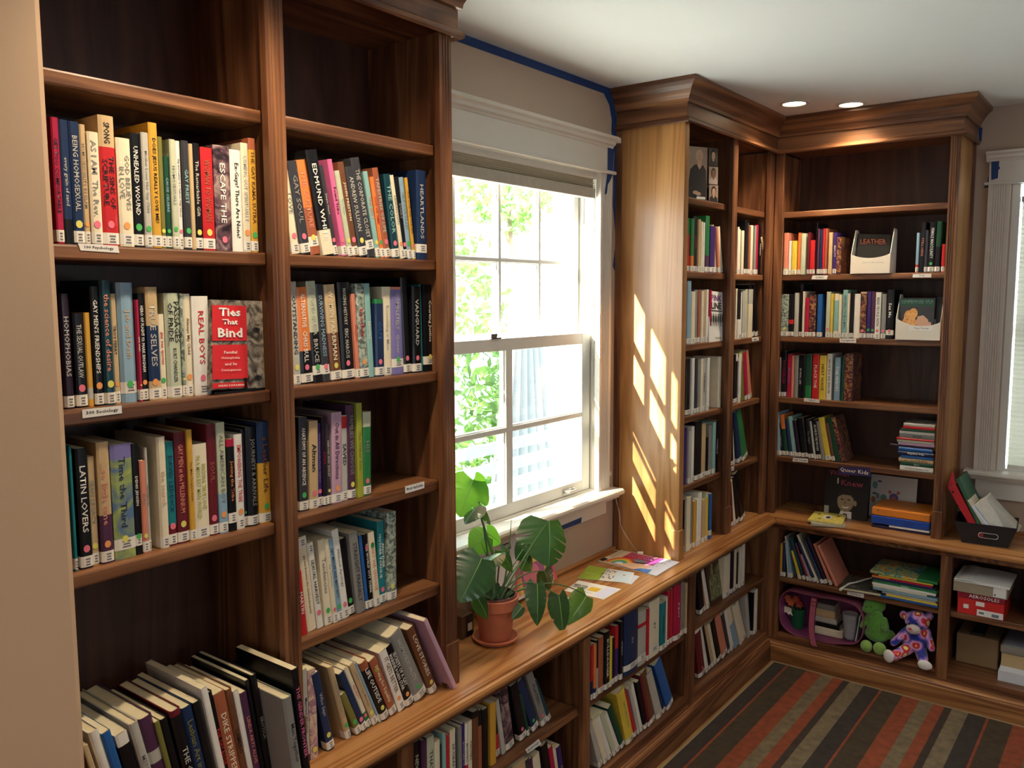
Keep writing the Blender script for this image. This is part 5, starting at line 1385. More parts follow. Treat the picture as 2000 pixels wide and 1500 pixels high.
# ================================================================== pink tote on the bottom shelf
YT = 3.985
M_tote = mat('tote_pink_rubber', '9c566f', .4, coat=.1); M_tote_in = mat('tote_inside_plum', '8a3f6e', .5)
tp = [(105, 900), (108, 780), (125, 710), (170, 675), (230, 668), (420, 720), (600, 745), (790, 785), (860, 815), (905, 870), (935, 950), (930, 1080), (905, 1150), (850, 1195), (760, 1192), (480, 1190), (300, 1125), (190, 1070), (125, 1000)]
def smooth_loop(P, it=2):
    for _ in range(it): P = [q for i in range(len(P)) for q in (P[i].lerp(P[(i + 1) % len(P)], .25), P[i].lerp(P[(i + 1) % len(P)], .75))]
    return P
L0 = smooth_loop([onY(YT, *p) for p in px2(1500, 1020, 5, tp)], 2)
L0 = [Vector((max(p.x, .396), p.y, min(max(p.z, .1435), .385))) for p in L0]
cen = sum(L0, Vector()) / len(L0)
tote = empty('tote_bag', (cen.x, YT + .08, .142)); put(tote, 'open pink rubber tote bag lying on its side on the bottom shelf', 'bag')
b = MB(); k = len(L0); inn = [p.lerp(cen, .016) for p in L0]; D = Vector((0, .17, 0))
b.add(L0 + inn + [p + D for p in L0] + [p + D for p in inn], [(i, (i + 1) % k, k + (i + 1) % k, k + i) for i in range(k)] + [(i, 2 * k + i, 2 * k + (i + 1) % k, (i + 1) % k) for i in range(k)] + [(k + i, k + (i + 1) % k, 3 * k + (i + 1) % k, 3 * k + i) for i in range(k)] + [(2 * k + i, 3 * k + i, 3 * k + (i + 1) % k, 2 * k + (i + 1) % k) for i in range(k)], [0] * (2 * k) + [1] * k + [0] * k)
b.build('bag_body', [M_tote, M_tote_in], tote, world=True, smooth=True)
MB().add([p + D * .99 for p in inn], [tuple(range(k))]).build('bag_lining', M_tote_in, tote, world=True)
SPt = [onY(3.962, *p) for p in px2(1500, 1020, 5, [(450, 745), (440, 800), (430, 900), (422, 1000), (425, 1100), (440, 1185), (455, 1212)])]
b = MB(); wv = Vector((.0125, 0, 0)); vs = []
for p in SPt: vs += [p - wv, p + wv, p + wv + Vector((0, .004, 0)), p - wv + Vector((0, .004, 0))]
n_ = len(SPt); b.add(vs, [(4 * i + j, 4 * i + (j + 1) % 4, 4 * i + 4 + (j + 1) % 4, 4 * i + 4 + j) for i in range(n_ - 1) for j in range(4)] + [(0, 1, 2, 3), (4 * n_ - 4, 4 * n_ - 3, 4 * n_ - 2, 4 * n_ - 1)])
b.build('strap', mat('strap_pink', 'b8637a', .4), tote, world=True, bevel=.0015)
p = onY(3.958, 1591, 1180); b = MB()
b.box(p.x - .015, p.x - .012, p.y, p.y + .004, p.z - .006, p.z + .01).box(p.x + .012, p.x + .015, p.y, p.y + .004, p.z - .006, p.z + .01).box(p.x - .015, p.x + .015, p.y, p.y + .004, p.z - .008, p.z - .005).box(p.x - .015, p.x + .015, p.y, p.y + .004, p.z + .009, p.z + .012)
b.build('buckle', mat('buckle_copper', 'd9967c', .25, .8), tote, world=True)
zi = lambda py, px=1590: max(.1475, onY(4.06, px, py).z)
# things inside the tote
x0 = onY(4.07, 1542, 1210).x; x1 = onY(4.07, 1570, 1210).x; zb = onY(4.07, 1555, 1226).z; zt = onY(4.07, 1555, 1188).z
r = empty('vase', ((x0 + x1) / 2, 4.08, zb)); put(r, 'dark green cup holding silk flowers inside the pink tote', 'vase'); R_ = (x1 - x0) / 2
MB().lathe([(.001, 0), (R_ * .85, 0), (R_, zt - zb), (R_ * .94, zt - zb), (R_ * .8, .004), (.001, .004)], n=28).build('cup', mat('cup_dark_green', '0d5a3a', .35), r, smooth=True)
rnd = random.Random(8)
for i, (px, py, cc) in enumerate(((1545, 1176, 'd9713a'), (1540, 1168, 'c9623a'), (1556, 1170, 'b5452e'), (1537, 1190, 'e9dfd2'), (1546, 1194, 'efe6da'), (1562, 1180, 'a83e2c'))):
    c = onY(4.055, px, py); b = MB()
    for q in range(6):
        a = 2 * PI * q / 6 + i; d = Vector((math.cos(a), -.35, math.sin(a))); t_ = Vector((-math.sin(a), 0, math.cos(a)))
        b.add([c, c + d * .012 + t_ * .007, c + d * .022, c + d * .012 - t_ * .007], [(0, 1, 2, 3)])
    b.tube([c, c + Vector((.003, .012, -.03)), Vector((r.location.x, 4.08, zb + .02))], .0012, 5); b.ball(c, .004, n=8)
    b.build('silk_flower', mat('petal_silk_' + cc, cc, .7), r, world=True, fix=False)
x0 = onY(4.06, 1592, 1210).x; tot = [(1592, 1647, 1244, 1229, 'crl'), (1593, 1640, 1228, 1219, 'blk'), (1592, 1634, 1218, 1208, 'lgr'), (1593, 1630, 1207, 1192, 'tan'), (1595, 1628, 1191, 1180, 'gry')]
zq = zi(1246) + .001
for i, (a, b2, yb, yt, c) in enumerate(tot):
    th = abs(onY(4.06, 1610, yt).z - onY(4.06, 1610, yb).z); xa = onY(4.06, a, 1210).x; xb = onY(4.06, b2, 1210).x
    bk = lying((xa + xb) / 2, 4.06 + .05, zq, xb - xa, .095, th, c, 0, f"{cname(c)} covered book inside the pink tote, {('bottom', 'second', 'third', 'fourth', 'top')[i]} of its little stack", 'books stacked inside the pink tote')
    zq += th + .0004
gx0 = onY(4.04, 1645, 1200).x; gx1 = onY(4.04, 1676, 1200).x; gb = onY(4.04, 1660, 1247).z; gt = onY(4.04, 1660, 1198).z
r = empty('drinking_glass', ((gx0 + gx1) / 2, 4.045, gb)); put(r, 'frosted clear drinking glass inside the pink tote', 'glass'); R_ = (gx1 - gx0) / 2
M_gl = mat('clear_glass', 'e8eef2', .15, trans=.75, spec=.6)
MB().lathe([(.001, 0), (R_ * .68, 0), (R_, gt - gb), (R_ * .95, gt - gb), (R_ * .62, .005), (.001, .005)], n=28).build('tumbler', M_gl, r, smooth=True)
MB().lathe([(.001, .006), (R_ * .62, .006), (R_ * .84, (gt - gb) * .7), (.001, (gt - gb) * .7)], n=24).build('paper_filling', M_white, r, smooth=True)
pa = onY(4.02, 1669, 1256); pb = onY(4.02, 1679, 1203)
r = empty('tablet', (pa.x, 4.03, pa.z)); put(r, 'thin pale grey slab leaning inside the right end of the pink tote', 'tablet')
MB().quadslab([(pa.x, 4.02, pa.z), (pa.x + .006, 4.02, pa.z), (pb.x + .004, 4.02, pb.z), (pb.x - .002, 4.02, pb.z)], (0, 1, 0), .1).build('slab', mat('slab_pale_blue_grey', 'c3ccd6', .3), r, world=True, bevel=.0015)
# ================================================================== soft toys
def plush(mb, name, m, root, vox=.0035):
    o = mb.build(name, m, root, world=True); md = o.modifiers.new('blend', 'REMESH'); md.mode = 'VOXEL'; md.voxel_size = vox; md.use_smooth_shade = True
    s_ = o.modifiers.new('soften', 'SMOOTH'); s_.factor = .8; s_.iterations = 5; return o
def limb(mb, a, b_, ra, rb, n=6):
    a, b_ = Vector(a), Vector(b_)
    for i in range(n + 1): t = i / n; mb.ball(a.lerp(b_, t), ra + (rb - ra) * t, n=12)
YP = 4.03
gp = lambda x, y, Y=YP: onY(Y, 1500 + x / 5, 1020 + y / 5)
M_frog = mat('plush_green', '5c9a34', .9, var=.15, vscale=120, bump=.8, bscale=500, sheen=.6); M_frogl = mat('plush_light_green', '93bf5a', .9, var=.12, vscale=120, bump=.8, bscale=500, sheen=.6)
fr_ = empty('plush_dinosaur', (gp(1050, 1200).x, YP, .142)); put(fr_, 'green plush dinosaur sitting between the pink tote and the tie-dye bear', 'soft toy')
u = gp(1050, 1000).x; K_ = (gp(1150, 1000) - gp(1050, 1000)).length / 100      # metres per crop pixel
V = lambda x, y, d=0.0: Vector((gp(x, y).x, YP + d, gp(x, y).z))
b = MB(); b.ball(V(1070, 1060), (112 * K_, 80 * K_, 130 * K_)).ball(V(1040, 960), (85 * K_, 65 * K_, 90 * K_)).ball(V(1060, 1130), (122 * K_, 80 * K_, 80 * K_))
b.ball(V(1015, 850, .004), (88 * K_, 75 * K_, 72 * K_)).ball(V(1030, 815, .006), (85 * K_, 70 * K_, 45 * K_)).ball(V(1000, 885, -.012), (80 * K_, 60 * K_, 45 * K_)).ball(V(1100, 860, .01), (42 * K_, 50 * K_, 60 * K_))
limb(b, V(955, 980, -.01), V(935, 1030, -.03), 30 * K_, 27 * K_); limb(b, V(1140, 990, -.01), V(1160, 1050, -.035), 34 * K_, 32 * K_)
limb(b, V(1175, 1150, .02), V(1200, 1190, .05), 50 * K_, 25 * K_)
plush(b, 'body', M_frog, fr_)
b = MB(); b.ball(V(978, 1222, -.035), (60 * K_, 42 * K_, 66 * K_)); plush(b, 'foot', M_frogl, fr_); b = MB(); b.ball(V(1108, 1248, -.035), (66 * K_, 42 * K_, 68 * K_)); plush(b, 'foot', M_frogl, fr_)
for x in (975, 1022): MB().ball(V(x, 845, -70 * K_), 6 * K_, n=10).build('eye', BLKP, fr_, world=True, smooth=True)
b = MB(); mp_ = [V(935, 868, -55 * K_), V(960, 878, -74 * K_), V(1000, 884, -80 * K_), V(1050, 882, -72 * K_), V(1095, 872, -48 * K_)]; b.tube(mp_, 2.2 * K_, 6); b.build('mouth_seam', c_('seam_dark_green', '27431a'), fr_, world=True)
for x in (955, 975): MB().ball(V(x, 862, -78 * K_), 2.2 * K_, n=8).build('nostril', c_('nostril_dark', '22381a'), fr_, world=True)
# tie-dye bear
td = bpy.data.materials.new('plush_tie_dye'); td.use_nodes = True; n = td.node_tree; bs = n.nodes['Principled BSDF']; bs.inputs['Roughness'].default_value = .9; bs.inputs['Sheen Weight'].default_value = .5
tc = n.nodes.new('ShaderNodeTexCoord'); nz = n.nodes.new('ShaderNodeTexNoise'); nz.inputs['Scale'].default_value = 60; nz.inputs['Detail'].default_value = 3; n.links.new(tc.outputs['Object'], nz.inputs['Vector'])
mxv = n.nodes.new('ShaderNodeMix'); mxv.data_type = 'VECTOR'; mxv.inputs[0].default_value = .012; n.links.new(tc.outputs['Object'], mxv.inputs[4]); n.links.new(nz.outputs['Color'], mxv.inputs[5])
vo = n.nodes.new('ShaderNodeTexVoronoi'); vo.inputs['Scale'].default_value = 21; n.links.new(mxv.outputs[1], vo.inputs['Vector'])
rp = ramp(n, vo.outputs['Distance'], [(.0, '1c3f9e'), (.10, 'f4f0b0'), (.20, 'f0e060'), (.25, 'e0303c'), (.36, 'd2283a'), (.42, 'f0b8dc'), (.54, 'b07ad0'), (.66, '2038a8'), (.85, '182c88')]); n.links.new(rp.outputs[0], bs.inputs['Base Color'])
YP = 4.035
be = empty('plush_bear', (gp(1420, 1200).x, YP, .142)); put(be, 'rainbow tie-dye plush bear sitting on the bottom shelf with white paws', 'soft toy')
b = MB(); b.ball(V(1440, 1130), (118 * K_, 90 * K_, 130 * K_)).ball(V(1430, 1220), (120 * K_, 90 * K_, 80 * K_)); plush(b, 'body', td, be)
b = MB(); b.ball(V(1455, 985, -.005), (118 * K_, 95 * K_, 100 * K_)); 
b.ball(V(1320, 935, .005), (42 * K_, 25 * K_, 46 * K_)).ball(V(1570, 945, .005), (42 * K_, 25 * K_, 46 * K_)); plush(b, 'head', td, be)
b = MB(); limb(b, V(1345, 1090, -.01), V(1250, 1170, -.05), 42 * K_, 36 * K_); plush(b, 'arm', td, be)
b = MB(); limb(b, V(1545, 1100, -.0), V(1610, 1240, -.03), 42 * K_, 34 * K_); plush(b, 'arm', td, be)
b = MB(); limb(b, V(1370, 1250, -.02), V(1270, 1280, -.075), 58 * K_, 50 * K_); plush(b, 'leg', td, be)
b = MB(); limb(b, V(1500, 1280, -.02), V(1545, 1325, -.07), 58 * K_, 50 * K_); plush(b, 'leg', td, be)
M_wp = mat('plush_white', 'ece9e6', .9, bump=.6, bscale=500, sheen=.4)
MB().ball(V(1228, 1265, -.098), (56 * K_, 22 * K_, 66 * K_), rot=Matrix.Rotation(-.3, 3, 'Z')).build('foot_pad', M_wp, be, world=True, smooth=True)
MB().ball(V(1575, 1350, -.098), (66 * K_, 24 * K_, 48 * K_)).build('foot_pad', M_wp, be, world=True, smooth=True)
MB().ball(V(1440, 1040, -.048), (68 * K_, 45 * K_, 50 * K_)).build('muzzle', mat('plush_muzzle', 'dcd0cc', .9, bump=.5, bscale=500), be, world=True, smooth=True)
MB().ball(V(1420, 1020, -.074), (19 * K_, 9 * K_, 15 * K_), n=12).build('nose', mat('nose_pink', 'e8607a', .5), be, world=True, smooth=True)
MB().tube([V(1375, 1050, -.066), V(1410, 1066, -.077), V(1455, 1068, -.078), V(1500, 1045, -.064)], 2.2 * K_, 6).build('mouth_seam', GREYP, be, world=True)
for x, y in ((1402, 985), (1475, 988)): MB().ball(V(x, y, -.053), 10 * K_, n=10).build('eye', c_('eye_black_glossy', '0c0c0e', .1), be, world=True, smooth=True)
# ================================================================== boxes at the right
f5 = lambda x, y: (1820 + x / 5, 1060 + y / 5)
xa = onY(3.99, *f5(240, 680)).x; xb = onY(3.99, *f5(705, 745)).x; r = empty('shoebox', ((xa + xb) / 2, 4.1, .4205)); put(r, 'red shoe box on the right middle shelf below the grey box', 'box')
zt = onY(3.99, *f5(245, 520)).z
MB().box(xa + .002, xb - .002, 3.993, 4.2, .4205, zt).build('box_body', mat('shoebox_red', 'd42a26', .5), r, world=True, bevel=.001)
zl = onY(3.99, *f5(245, 468)).z; MB().box(xa, xb, 3.99, 4.202, zt - .002, zl).build('lid', mat('shoebox_dark_red', '8e1526', .5), r, world=True, bevel=.001)
lettering('brand_lettering', 'AEROSOLES', WHT, r, ((xa + xb) / 2 + .012, 3.9897, (zt + zl) / 2), (1, 0, 0), (0, 0, 1), (xb - xa) * .64, (zl - zt) * .62, bold=.0, world=True)
W_ = xb - xa; H_ = zt - .4205
MB().box(xa + W_ * .43, xb - .004, 3.992, 3.993, .423, .423 + H_ * .38).build('paper_label', M_white, r, world=True); MB().box(xa + W_ * .4, xa + W_ * .58, 3.992, 3.993, .4205 + H_ * .62, .4205 + H_ * .88).build('price_sticker', M_white, r, world=True); MB().box(xa + W_ * .14, xa + W_ * .25, 3.992, 3.993, .4205 + H_ * .35, .4205 + H_ * .6).build('price_sticker', M_white, r, world=True)
MB().box(xa + W_ * .74, xb - .02, 3.9915, 3.992, .428, .428 + H_ * .18).box(xa + W_ * .43 + .008, xa + W_ * .58, 3.9915, 3.992, .432, .434 + H_ * .1).build('printed_code', M_grey, r, world=True)
zb2 = zl + .0006; xa2 = onY(3.985, *f5(208, 440)).x; xb2 = onY(3.985, *f5(735, 540)).x; zt2 = onY(3.985, *f5(208, 358)).z
r = empty('flat_box', ((xa2 + xb2) / 2, 4.1, zb2)); put(r, 'grey cardboard box with white label stacked on the red shoe box', 'box')
xa2 = max(xa2, 1.154); MB().box(xa2, xb2, 3.985, 4.2, zb2, zt2).build('box_body', mat('greyboard', 'a3937b', .7), r, world=True, bevel=.0015); MB().box(xb2 - .052, xb2 - .005, 3.984, 3.985, zb2 + .004, zt2 - .002).build('paper_label', M_white, r, world=True); MB().box(xb2 - .048, xb2 - .042, 3.9835, 3.984, zb2 + .01, zb2 + .016).build('printed_code', M_black, r, world=True)
r = empty('paper_stack', ((xa2 + xb2) / 2, 4.1, zt2)); put(r, 'loose white papers lying on the grey box under the ledge at right', 'papers')
b = MB(); N = 12
for s_ in range(3):
    vs = []
    for i in range(N + 1):
        t = i / N; xx = xa2 + .002 + (xb2 - xa2 + .006) * t; zz = zt2 + .001 + .0035 * s_ + (.008 * math.sin(PI * min(1, t * 2.4)) if s_ == 1 else 0) * (1 if t < .42 else 0)
        vs += [(xx, 3.979 + .002 * s_, zz), (xx, 4.2, zz + .02 * t * (1 - t))]
    b.add(vs, [(2 * i, 2 * i + 2, 2 * i + 3, 2 * i + 1) for i in range(N)])
o = b.build('sheets', M_white, r, world=True, fix=False); md = o.modifiers.new('solid', 'SOLIDIFY'); md.thickness = .0025
M_kraft = mat('cardboard_kraft', '9b7f5c', .8, var=.04, vscale=20)
xa = onY(4.14, *f5(230, 1150)).x; xb = onY(4.14, *f5(640, 1235)).x; zt = onY(4.14, *f5(235, 870)).z
r = empty('cardboard_box', ((xa + xb) / 2, 4.23, .1425)); put(r, 'plain brown cardboard box on the bottom shelf at right', 'box'); MB().box(xa, xb, 4.14, 4.322, .1425, zt).build('box_body', M_kraft, r, world=True, bevel=.003); MB().box(xa + .06, xb - .06, 4.15, 4.3, zt, zt + .012).build('flaps', c_('box_contents_dark', '2a2622'), r, world=True)
xa = onY(4.03, *f5(640, 1330)).x; xb = xa + .26; zz = lambda y, x=640: onY(4.03, *f5(x, y)).z
r = empty('white_box', (xa + .13, 4.1, .1425)); put(r, 'white carton at the bottom of the right-hand stack of boxes', 'box'); MB().box(xa, xb, 4.03, 4.3, .1425, zz(1243)).build('box_body', mat('white_carton', 'd8d9de', .6), r, world=True, bevel=.002)
m = MB().quadslab([(xa + .002, 4.03, zz(1243)), (xb, 4.03, zz(1243)), (xb, 4.12, zz(1170)), (xa + .01, 4.12, zz(1170))], (0, -.6, 1), .002); m.build('open_flap', mat('white_carton_flap', 'e2e3e6', .6), r, world=True)
z1 = zz(1160) ; r = empty('cardboard_tray', (xa + .13, 4.15, z1)); put(r, 'tan cardboard tray resting on the white carton', 'box'); MB().box(xa + .006, xb, 4.06, 4.3, zz(1243) + .001, z1 + .032).build('tray', mat('cardboard_light', 'c2a678', .8), r, world=True, bevel=.001)
r = empty('wrapped_parcel', (xa + .13, 4.15, z1 + .033)); put(r, 'grey plastic-wrapped parcel on top of the right-hand stack of boxes', 'parcel'); MB().box(xa, xb, 4.055, 4.3, z1 + .0325, z1 + .068).build('parcel', mat('parcel_grey_plastic', '8e877c', .35), r, world=True, bevel=.008); MB().box(xa + .01, xb, 4.06, 4.29, z1 + .0682, z1 + .072).build('plastic_wrap', mat('plastic_wrap', '9a9aa2', .15, spec=.7), r, world=True, bevel=.001)
pp = onY(4.1, 1992, 1200); r = empty('black_bag', (pp.x + .06, 4.15, .4205)); put(r, 'dark bag at the right edge of the middle shelf', 'bag'); b = MB(); b.ball((pp.x + .075, 4.15, .50), (.075, .08, .09)).ball((pp.x + .08, 4.12, .46), (.07, .07, .045)); o = b.build('bag_body', c_('bag_black', '17171a', .6), r, world=True); md = o.modifiers.new('blend', 'REMESH'); md.mode = 'VOXEL'; md.voxel_size = .006; md.use_smooth_shade = True
# ================================================================== black bin with binders on the ledge
f8 = lambda x, y: (1760 + x / 8.333, 940 + y / 8.333)
A = onZ(ZC, *f8(985, 990)); B_ = onZ(ZC, *f8(1740, 1092)); dirb = (B_ - A).normalized(); bk = Vector((-dirb.y, dirb.x, 0)); Hb = .098; DB = .16
TL = onN(A - bk * .02, bk, *f8(855, 645)); TR = onN(A - bk * .02, bk, *f8(1890, 770))
ov = ((A - TL).dot(dirb) + (TR - B_).dot(dirb)) / 2; Hb = ((TL.z + TR.z) / 2) - ZC
bn = empty('storage_bin', (A + B_) / 2 + bk * DB / 2, math.atan2(dirb.y, dirb.x)); put(bn, 'black flared fabric bin with an oval handle hole on the ledge at right', 'bin')
Wb = (B_ - A).length; M_bin = mat('bin_black_board', '1d1d20', .6, bump=.3, bscale=400)
def ring(o_, z, i_=0): return [(-Wb / 2 - o_ + i_, -DB / 2 - o_ * .7 + i_, z), (Wb / 2 + o_ - i_, -DB / 2 - o_ * .7 + i_, z), (Wb / 2 + o_ - i_, DB / 2 + o_ * .7 - i_, z), (-Wb / 2 - o_ + i_, DB / 2 + o_ * .7 - i_, z)]
b = MB(); vs = ring(0, .0005) + ring(ov, Hb) + ring(ov, Hb, .004) + ring(0, .005, .004)
b.add(vs, [(0, 1, 2, 3)] + [(i + 4 * k, (i + 1) % 4 + 4 * k, (i + 1) % 4 + 4 * k + 4, i + 4 * k + 4) for k in range(3) for i in range(4)] + [(12, 13, 14, 15)]); b.build('bin_body', M_bin, bn)
b = MB(); hz_ = Hb * .48; yf = -DB / 2 - ov * .7 * .48; hp = [(.055 * (.55 if 0 else 1) * 0 + (.026 if math.cos(a) > 0 else -.026) + .011 * math.cos(a) + .012, yf - .0006 + -.0, hz_ + .011 * math.sin(a)) for a in [2 * PI * i / 24 + PI / 24 for i in range(24)]]
b.tube([(x, y - .0022 + (z - hz_) * -.0, z) for x, y, z in hp + [hp[0]]], .0014, 6, cap=False); b.build('handle_ring', M_steel, bn); MB().quadslab([Vector(p) + Vector((0, -.0016, 0)) for p in hp], (0, 1, 0), .0004).build('handle_hole', c_('handle_hole_black', '050506'), bn)
MB().quadslab([(-.024, yf - .0026, hz_ - .008), (-.006, yf - .0026, hz_ - .008), (-.006, yf - .0026, hz_ + .008), (-.024, yf - .0026, hz_ + .008)], (0, -1, 0), .0002).build('handle_glimpse', mat('glimpse_red', '8c1f22', .6), bn)
Yb = bn.location.y - DB / 2
def leaning(name, cat, label, px, ext, depth, m, y, part='cover', low=.74):
    """outline of the front edge on the plane y, carried down inside the bin and extruded back"""
    P = [onY(y, *p) for p in px]; k = len(P); a, b2 = P[-1], P[-2]      # the last two points are the lower corners (left, right reversed)
    ia, ib = P[0], P[1]
    def down(p, q): d = (p - q).normalized(); t_ = min(ext, (p.z - low) / max(.2, -d.z)); return p + d * max(0, t_)
    P[-1] = down(P[-1], P[0]); P[-2] = down(P[-2], P[1] if k == 4 else P[-3])
    r = empty(name, (P[-1].x, y, P[-1].z)); put(r, label, cat); MB().quadslab(P, (0, 1, 0), depth).build(part, m, r, world=True, bevel=.001); return r
r = leaning('ring_binder', 'binder', 'red ring binder leaning left out of the black bin', [(1851, 952), (1866, 946), (1906, 1024), (1890, 1021)], .1, .15, mat('binder_red', 'c62a33', .35, coat=.2), Yb + .012, 'binder_cover')
c = onY(Yb + .0115, 1861, 961); MB().tube([c, c + Vector((0, -.001, 0))], .0045, 14).build('finger_hole', BLKP, r, world=True)
MB().quadslab([onY(Yb + .0125, *p) for p in ((1850, 951), (1861, 917), (1866, 945))], (0, 1, 0), .003).build('cover_flap', bpy.data.materials['binder_red'], r, world=True)
leaning('ring_binder', 'binder', 'dark green binder leaning beside the red one in the black bin', [(1866.5, 936), (1873, 933), (1917, 1026), (1908, 1024)], .1, .19, mat('binder_dark_green', '2c5a42', .5), Yb + .016, 'binder_cover')
leaning('notebook', 'notebook', 'cream edged notebook between green binder and loose papers in the black bin', [(1889, 977), (1896, 974), (1926, 1027), (1919, 1026)], .09, .12, mat('notebook_cream', 'd9cbb4', .6), Yb + .014)
leaning('paper_sheaf', 'papers', 'thin bluish white sheets leaning in the black bin', [(1897.5, 989), (1902, 987), (1935, 1029), (1927, 1028)], .08, .13, mat('paper_bluish', 'dfe3f2', .6), Yb + .013)
leaning('paper_sheaf', 'papers', 'thick sheaf of off-white papers fanned out in the black bin', [(1903, 986), (1925, 971), (1946, 1003), (1961, 1031), (1936, 1029)], .05, .12, mat('paper_offwhite', 'd9d3c6', .7, var=.08, vscale=50), Yb + .014)
leaning('paper_sheaf', 'papers', 'crumpled clear-sleeved papers at the right side of the black bin', [(1927, 973), (1937, 984), (1984, 1033), (1962, 1031)], .015, .11, mat('paper_sleeve', 'b9b7ae', .25), Yb + .016)
# ================================================================== monstera
M_terra = mat('terracotta', 'b8694a', .75, var=.08, vscale=25, bump=.2, bscale=150)
PC = Vector((.205, 1.995, ZC))
sa = empty('plant_saucer', PC); put(sa, 'round terracotta saucer under the monstera pot', 'saucer')
MB().lathe([(.001, .0004), (.055, .0004), (.071, .012), (.073, .018), (.069, .020), (.065, .016), (.052, .007), (.001, .007)], n=48).build('dish', M_terra, sa, smooth=True)
pt = empty('monstera_plant', PC + Vector((0, 0, .0072))); put(pt, 'monstera with dark glossy split leaves in a terracotta pot on the ledge', 'potted plant')
MB().lathe([(.001, 0), (.046, 0), (.0485, .006), (.063, .100), (.0665, .101), (.071, .105), (.0735, .138), (.071, .140), (.066, .138), (.062, .112), (.001, .112)], n=48).build('pot', M_terra, pt, smooth=True)
MB().lathe([(.069, .136), (.0655, .146), (.063, .146), (.062, .118)], n=40).build('inner_pot', mat('inner_pot_maroon', '5c2c24', .6), pt, smooth=True)
MB().lathe([(.001, .130), (.03, .129), (.062, .126)][::-1], n=32).build('soil', mat('soil_dark', '2e2019', .95, var=.3, vscale=150, bump=1, bscale=200), pt, smooth=True)
def leafmat(name, top, under, tr):
    m = mat(name, top, .28, coat=.35, var=.12, vscale=18); n = m.node_tree; b = n.nodes['Principled BSDF']; out = n.nodes['Material Output']
    t = n.nodes.new('ShaderNodeBsdfTranslucent'); t.inputs[0].default_value = lin(under); x = n.nodes.new('ShaderNodeMixShader'); x.inputs[0].default_value = tr
    n.links.new(b.outputs[0], x.inputs[1]); n.links.new(t.outputs[0], x.inputs[2]); n.links.new(x.outputs[0], out.inputs['Surface']); return m
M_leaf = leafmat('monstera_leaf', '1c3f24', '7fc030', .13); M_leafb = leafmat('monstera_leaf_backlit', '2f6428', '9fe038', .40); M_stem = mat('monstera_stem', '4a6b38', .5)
def leaf(base, tip, normal, width, slits=(), fold=.18, droop=.12, root=None, foot=None, lift=.05, m=None):
    """heart-shaped blade from base to tip, with optional slits (side, u, depth)"""
    B0, T0 = Vector(base), Vector(tip); L = (T0 - B0).length; ax = (T0 - B0).normalized(); N = Vector(normal); N = (N - ax * N.dot(ax)).normalized(); sd = N.cross(ax)
    NU, NV = 46, 7; vs = []; fs = []; W = width / 2
    def half(u):
        if u < 0: return W * max(0, (1 - (abs(u + .0) / .20) ** 2)) ** .5 * .82
        return W * (.82 + .18 * math.sin(min(1, u / .3) * PI / 2)) * max(0, 1 - max(0, (u - .12) / .88) ** 1.9) ** .85
    def inner(u): return W * .62 * (min(1, abs(u) / .20)) ** .8 if u < 0 else 0
    for s_ in (-1, 1):
        o = len(vs)
        for i in range(NU + 1):
            u = -.19 + 1.19 * i / NU; ho, hi = half(u), inner(u)
            if ho < hi: ho = hi = (ho + hi) / 2
            for sl, su, sdp in slits:
                if sl == s_: ho *= 1 - sdp * max(0, 1 - abs(u - su) / .028)
            for j in range(NV + 1):
                v = j / NV; x = hi + (ho - hi) * v
                z_ = -fold * x - droop * L * max(0, u) ** 2 - .10 * W * (x / W) ** 2 + .012 * W * math.sin(u * 40 + s_) * v
                vs.append(B0 + ax * (u * L + .10 * W * (x / W) ** 2) + sd * (s_ * x) + N * z_)
        fs += [(o + i * (NV + 1) + j, o + i * (NV + 1) + j + 1, o + (i + 1) * (NV + 1) + j + 1, o + (i + 1) * (NV + 1) + j) for i in range(NU) for j in range(NV)]
    o = MB().add(vs, fs).build('leaf', m or M_leaf, root, world=True, smooth=True, fix=False)
    mid = MB().tube([B0 + ax * (u * L) + N * (-droop * L * u * u + .0006) for u in (0, .25, .5, .75, .97)], [.0016, .0014, .0011, .0008, .0004], 6); mid.build('midrib', mat('leaf_midrib', '6f9a4a', .4) if 'leaf_midrib' not in bpy.data.materials else bpy.data.materials['leaf_midrib'], o)
    mid_o = bpy.data.objects[-1] if False else None
    if foot is not None:
        f = Vector(foot); c = (f + B0) / 2 + Vector((0, 0, lift)); pts = [f * (1 - t) ** 2 + c * 2 * t * (1 - t) + B0 * t * t for t in [i / 12 for i in range(13)]]
        MB().tube(pts, [.0034 - .0018 * i / 12 for i in range(13)], 8).build('petiole', M_stem, root, world=True, smooth=True)
    return o
q4 = lambda x, y, X: onX(X, 870 + x / 3.572, 880 + y / 3.572)
ft = lambda dx, dy: PC + Vector((dx, dy, .132))
cv = Vector((.84, -.5, .2))   # roughly towards the room
S1, S2 = -1, 1
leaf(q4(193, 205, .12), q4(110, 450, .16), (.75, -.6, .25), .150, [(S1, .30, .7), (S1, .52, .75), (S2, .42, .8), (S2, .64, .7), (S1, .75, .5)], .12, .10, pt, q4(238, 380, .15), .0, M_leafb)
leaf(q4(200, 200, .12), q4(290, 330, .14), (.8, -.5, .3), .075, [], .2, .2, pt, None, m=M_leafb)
leaf(q4(238, 378, .16), q4(145, 450, .20), (.3, -.5, .8), .060, [(S1, .5, .5)], .5, .25, pt, ft(-.005, 0), .03)
leaf(q4(240, 376, .16), q4(365, 480, .18), (.3, -.3, .9), .055, [(S2, .5, .6), (S1, .6, .5)], .6, .35, pt, None)
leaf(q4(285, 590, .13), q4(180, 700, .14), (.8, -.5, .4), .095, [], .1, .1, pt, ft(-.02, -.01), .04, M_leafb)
leaf(q4(290, 575, .13), q4(400, 650, .14), (.8, -.5, .4), .07, [], .1, .1, pt, None, m=M_leafb)
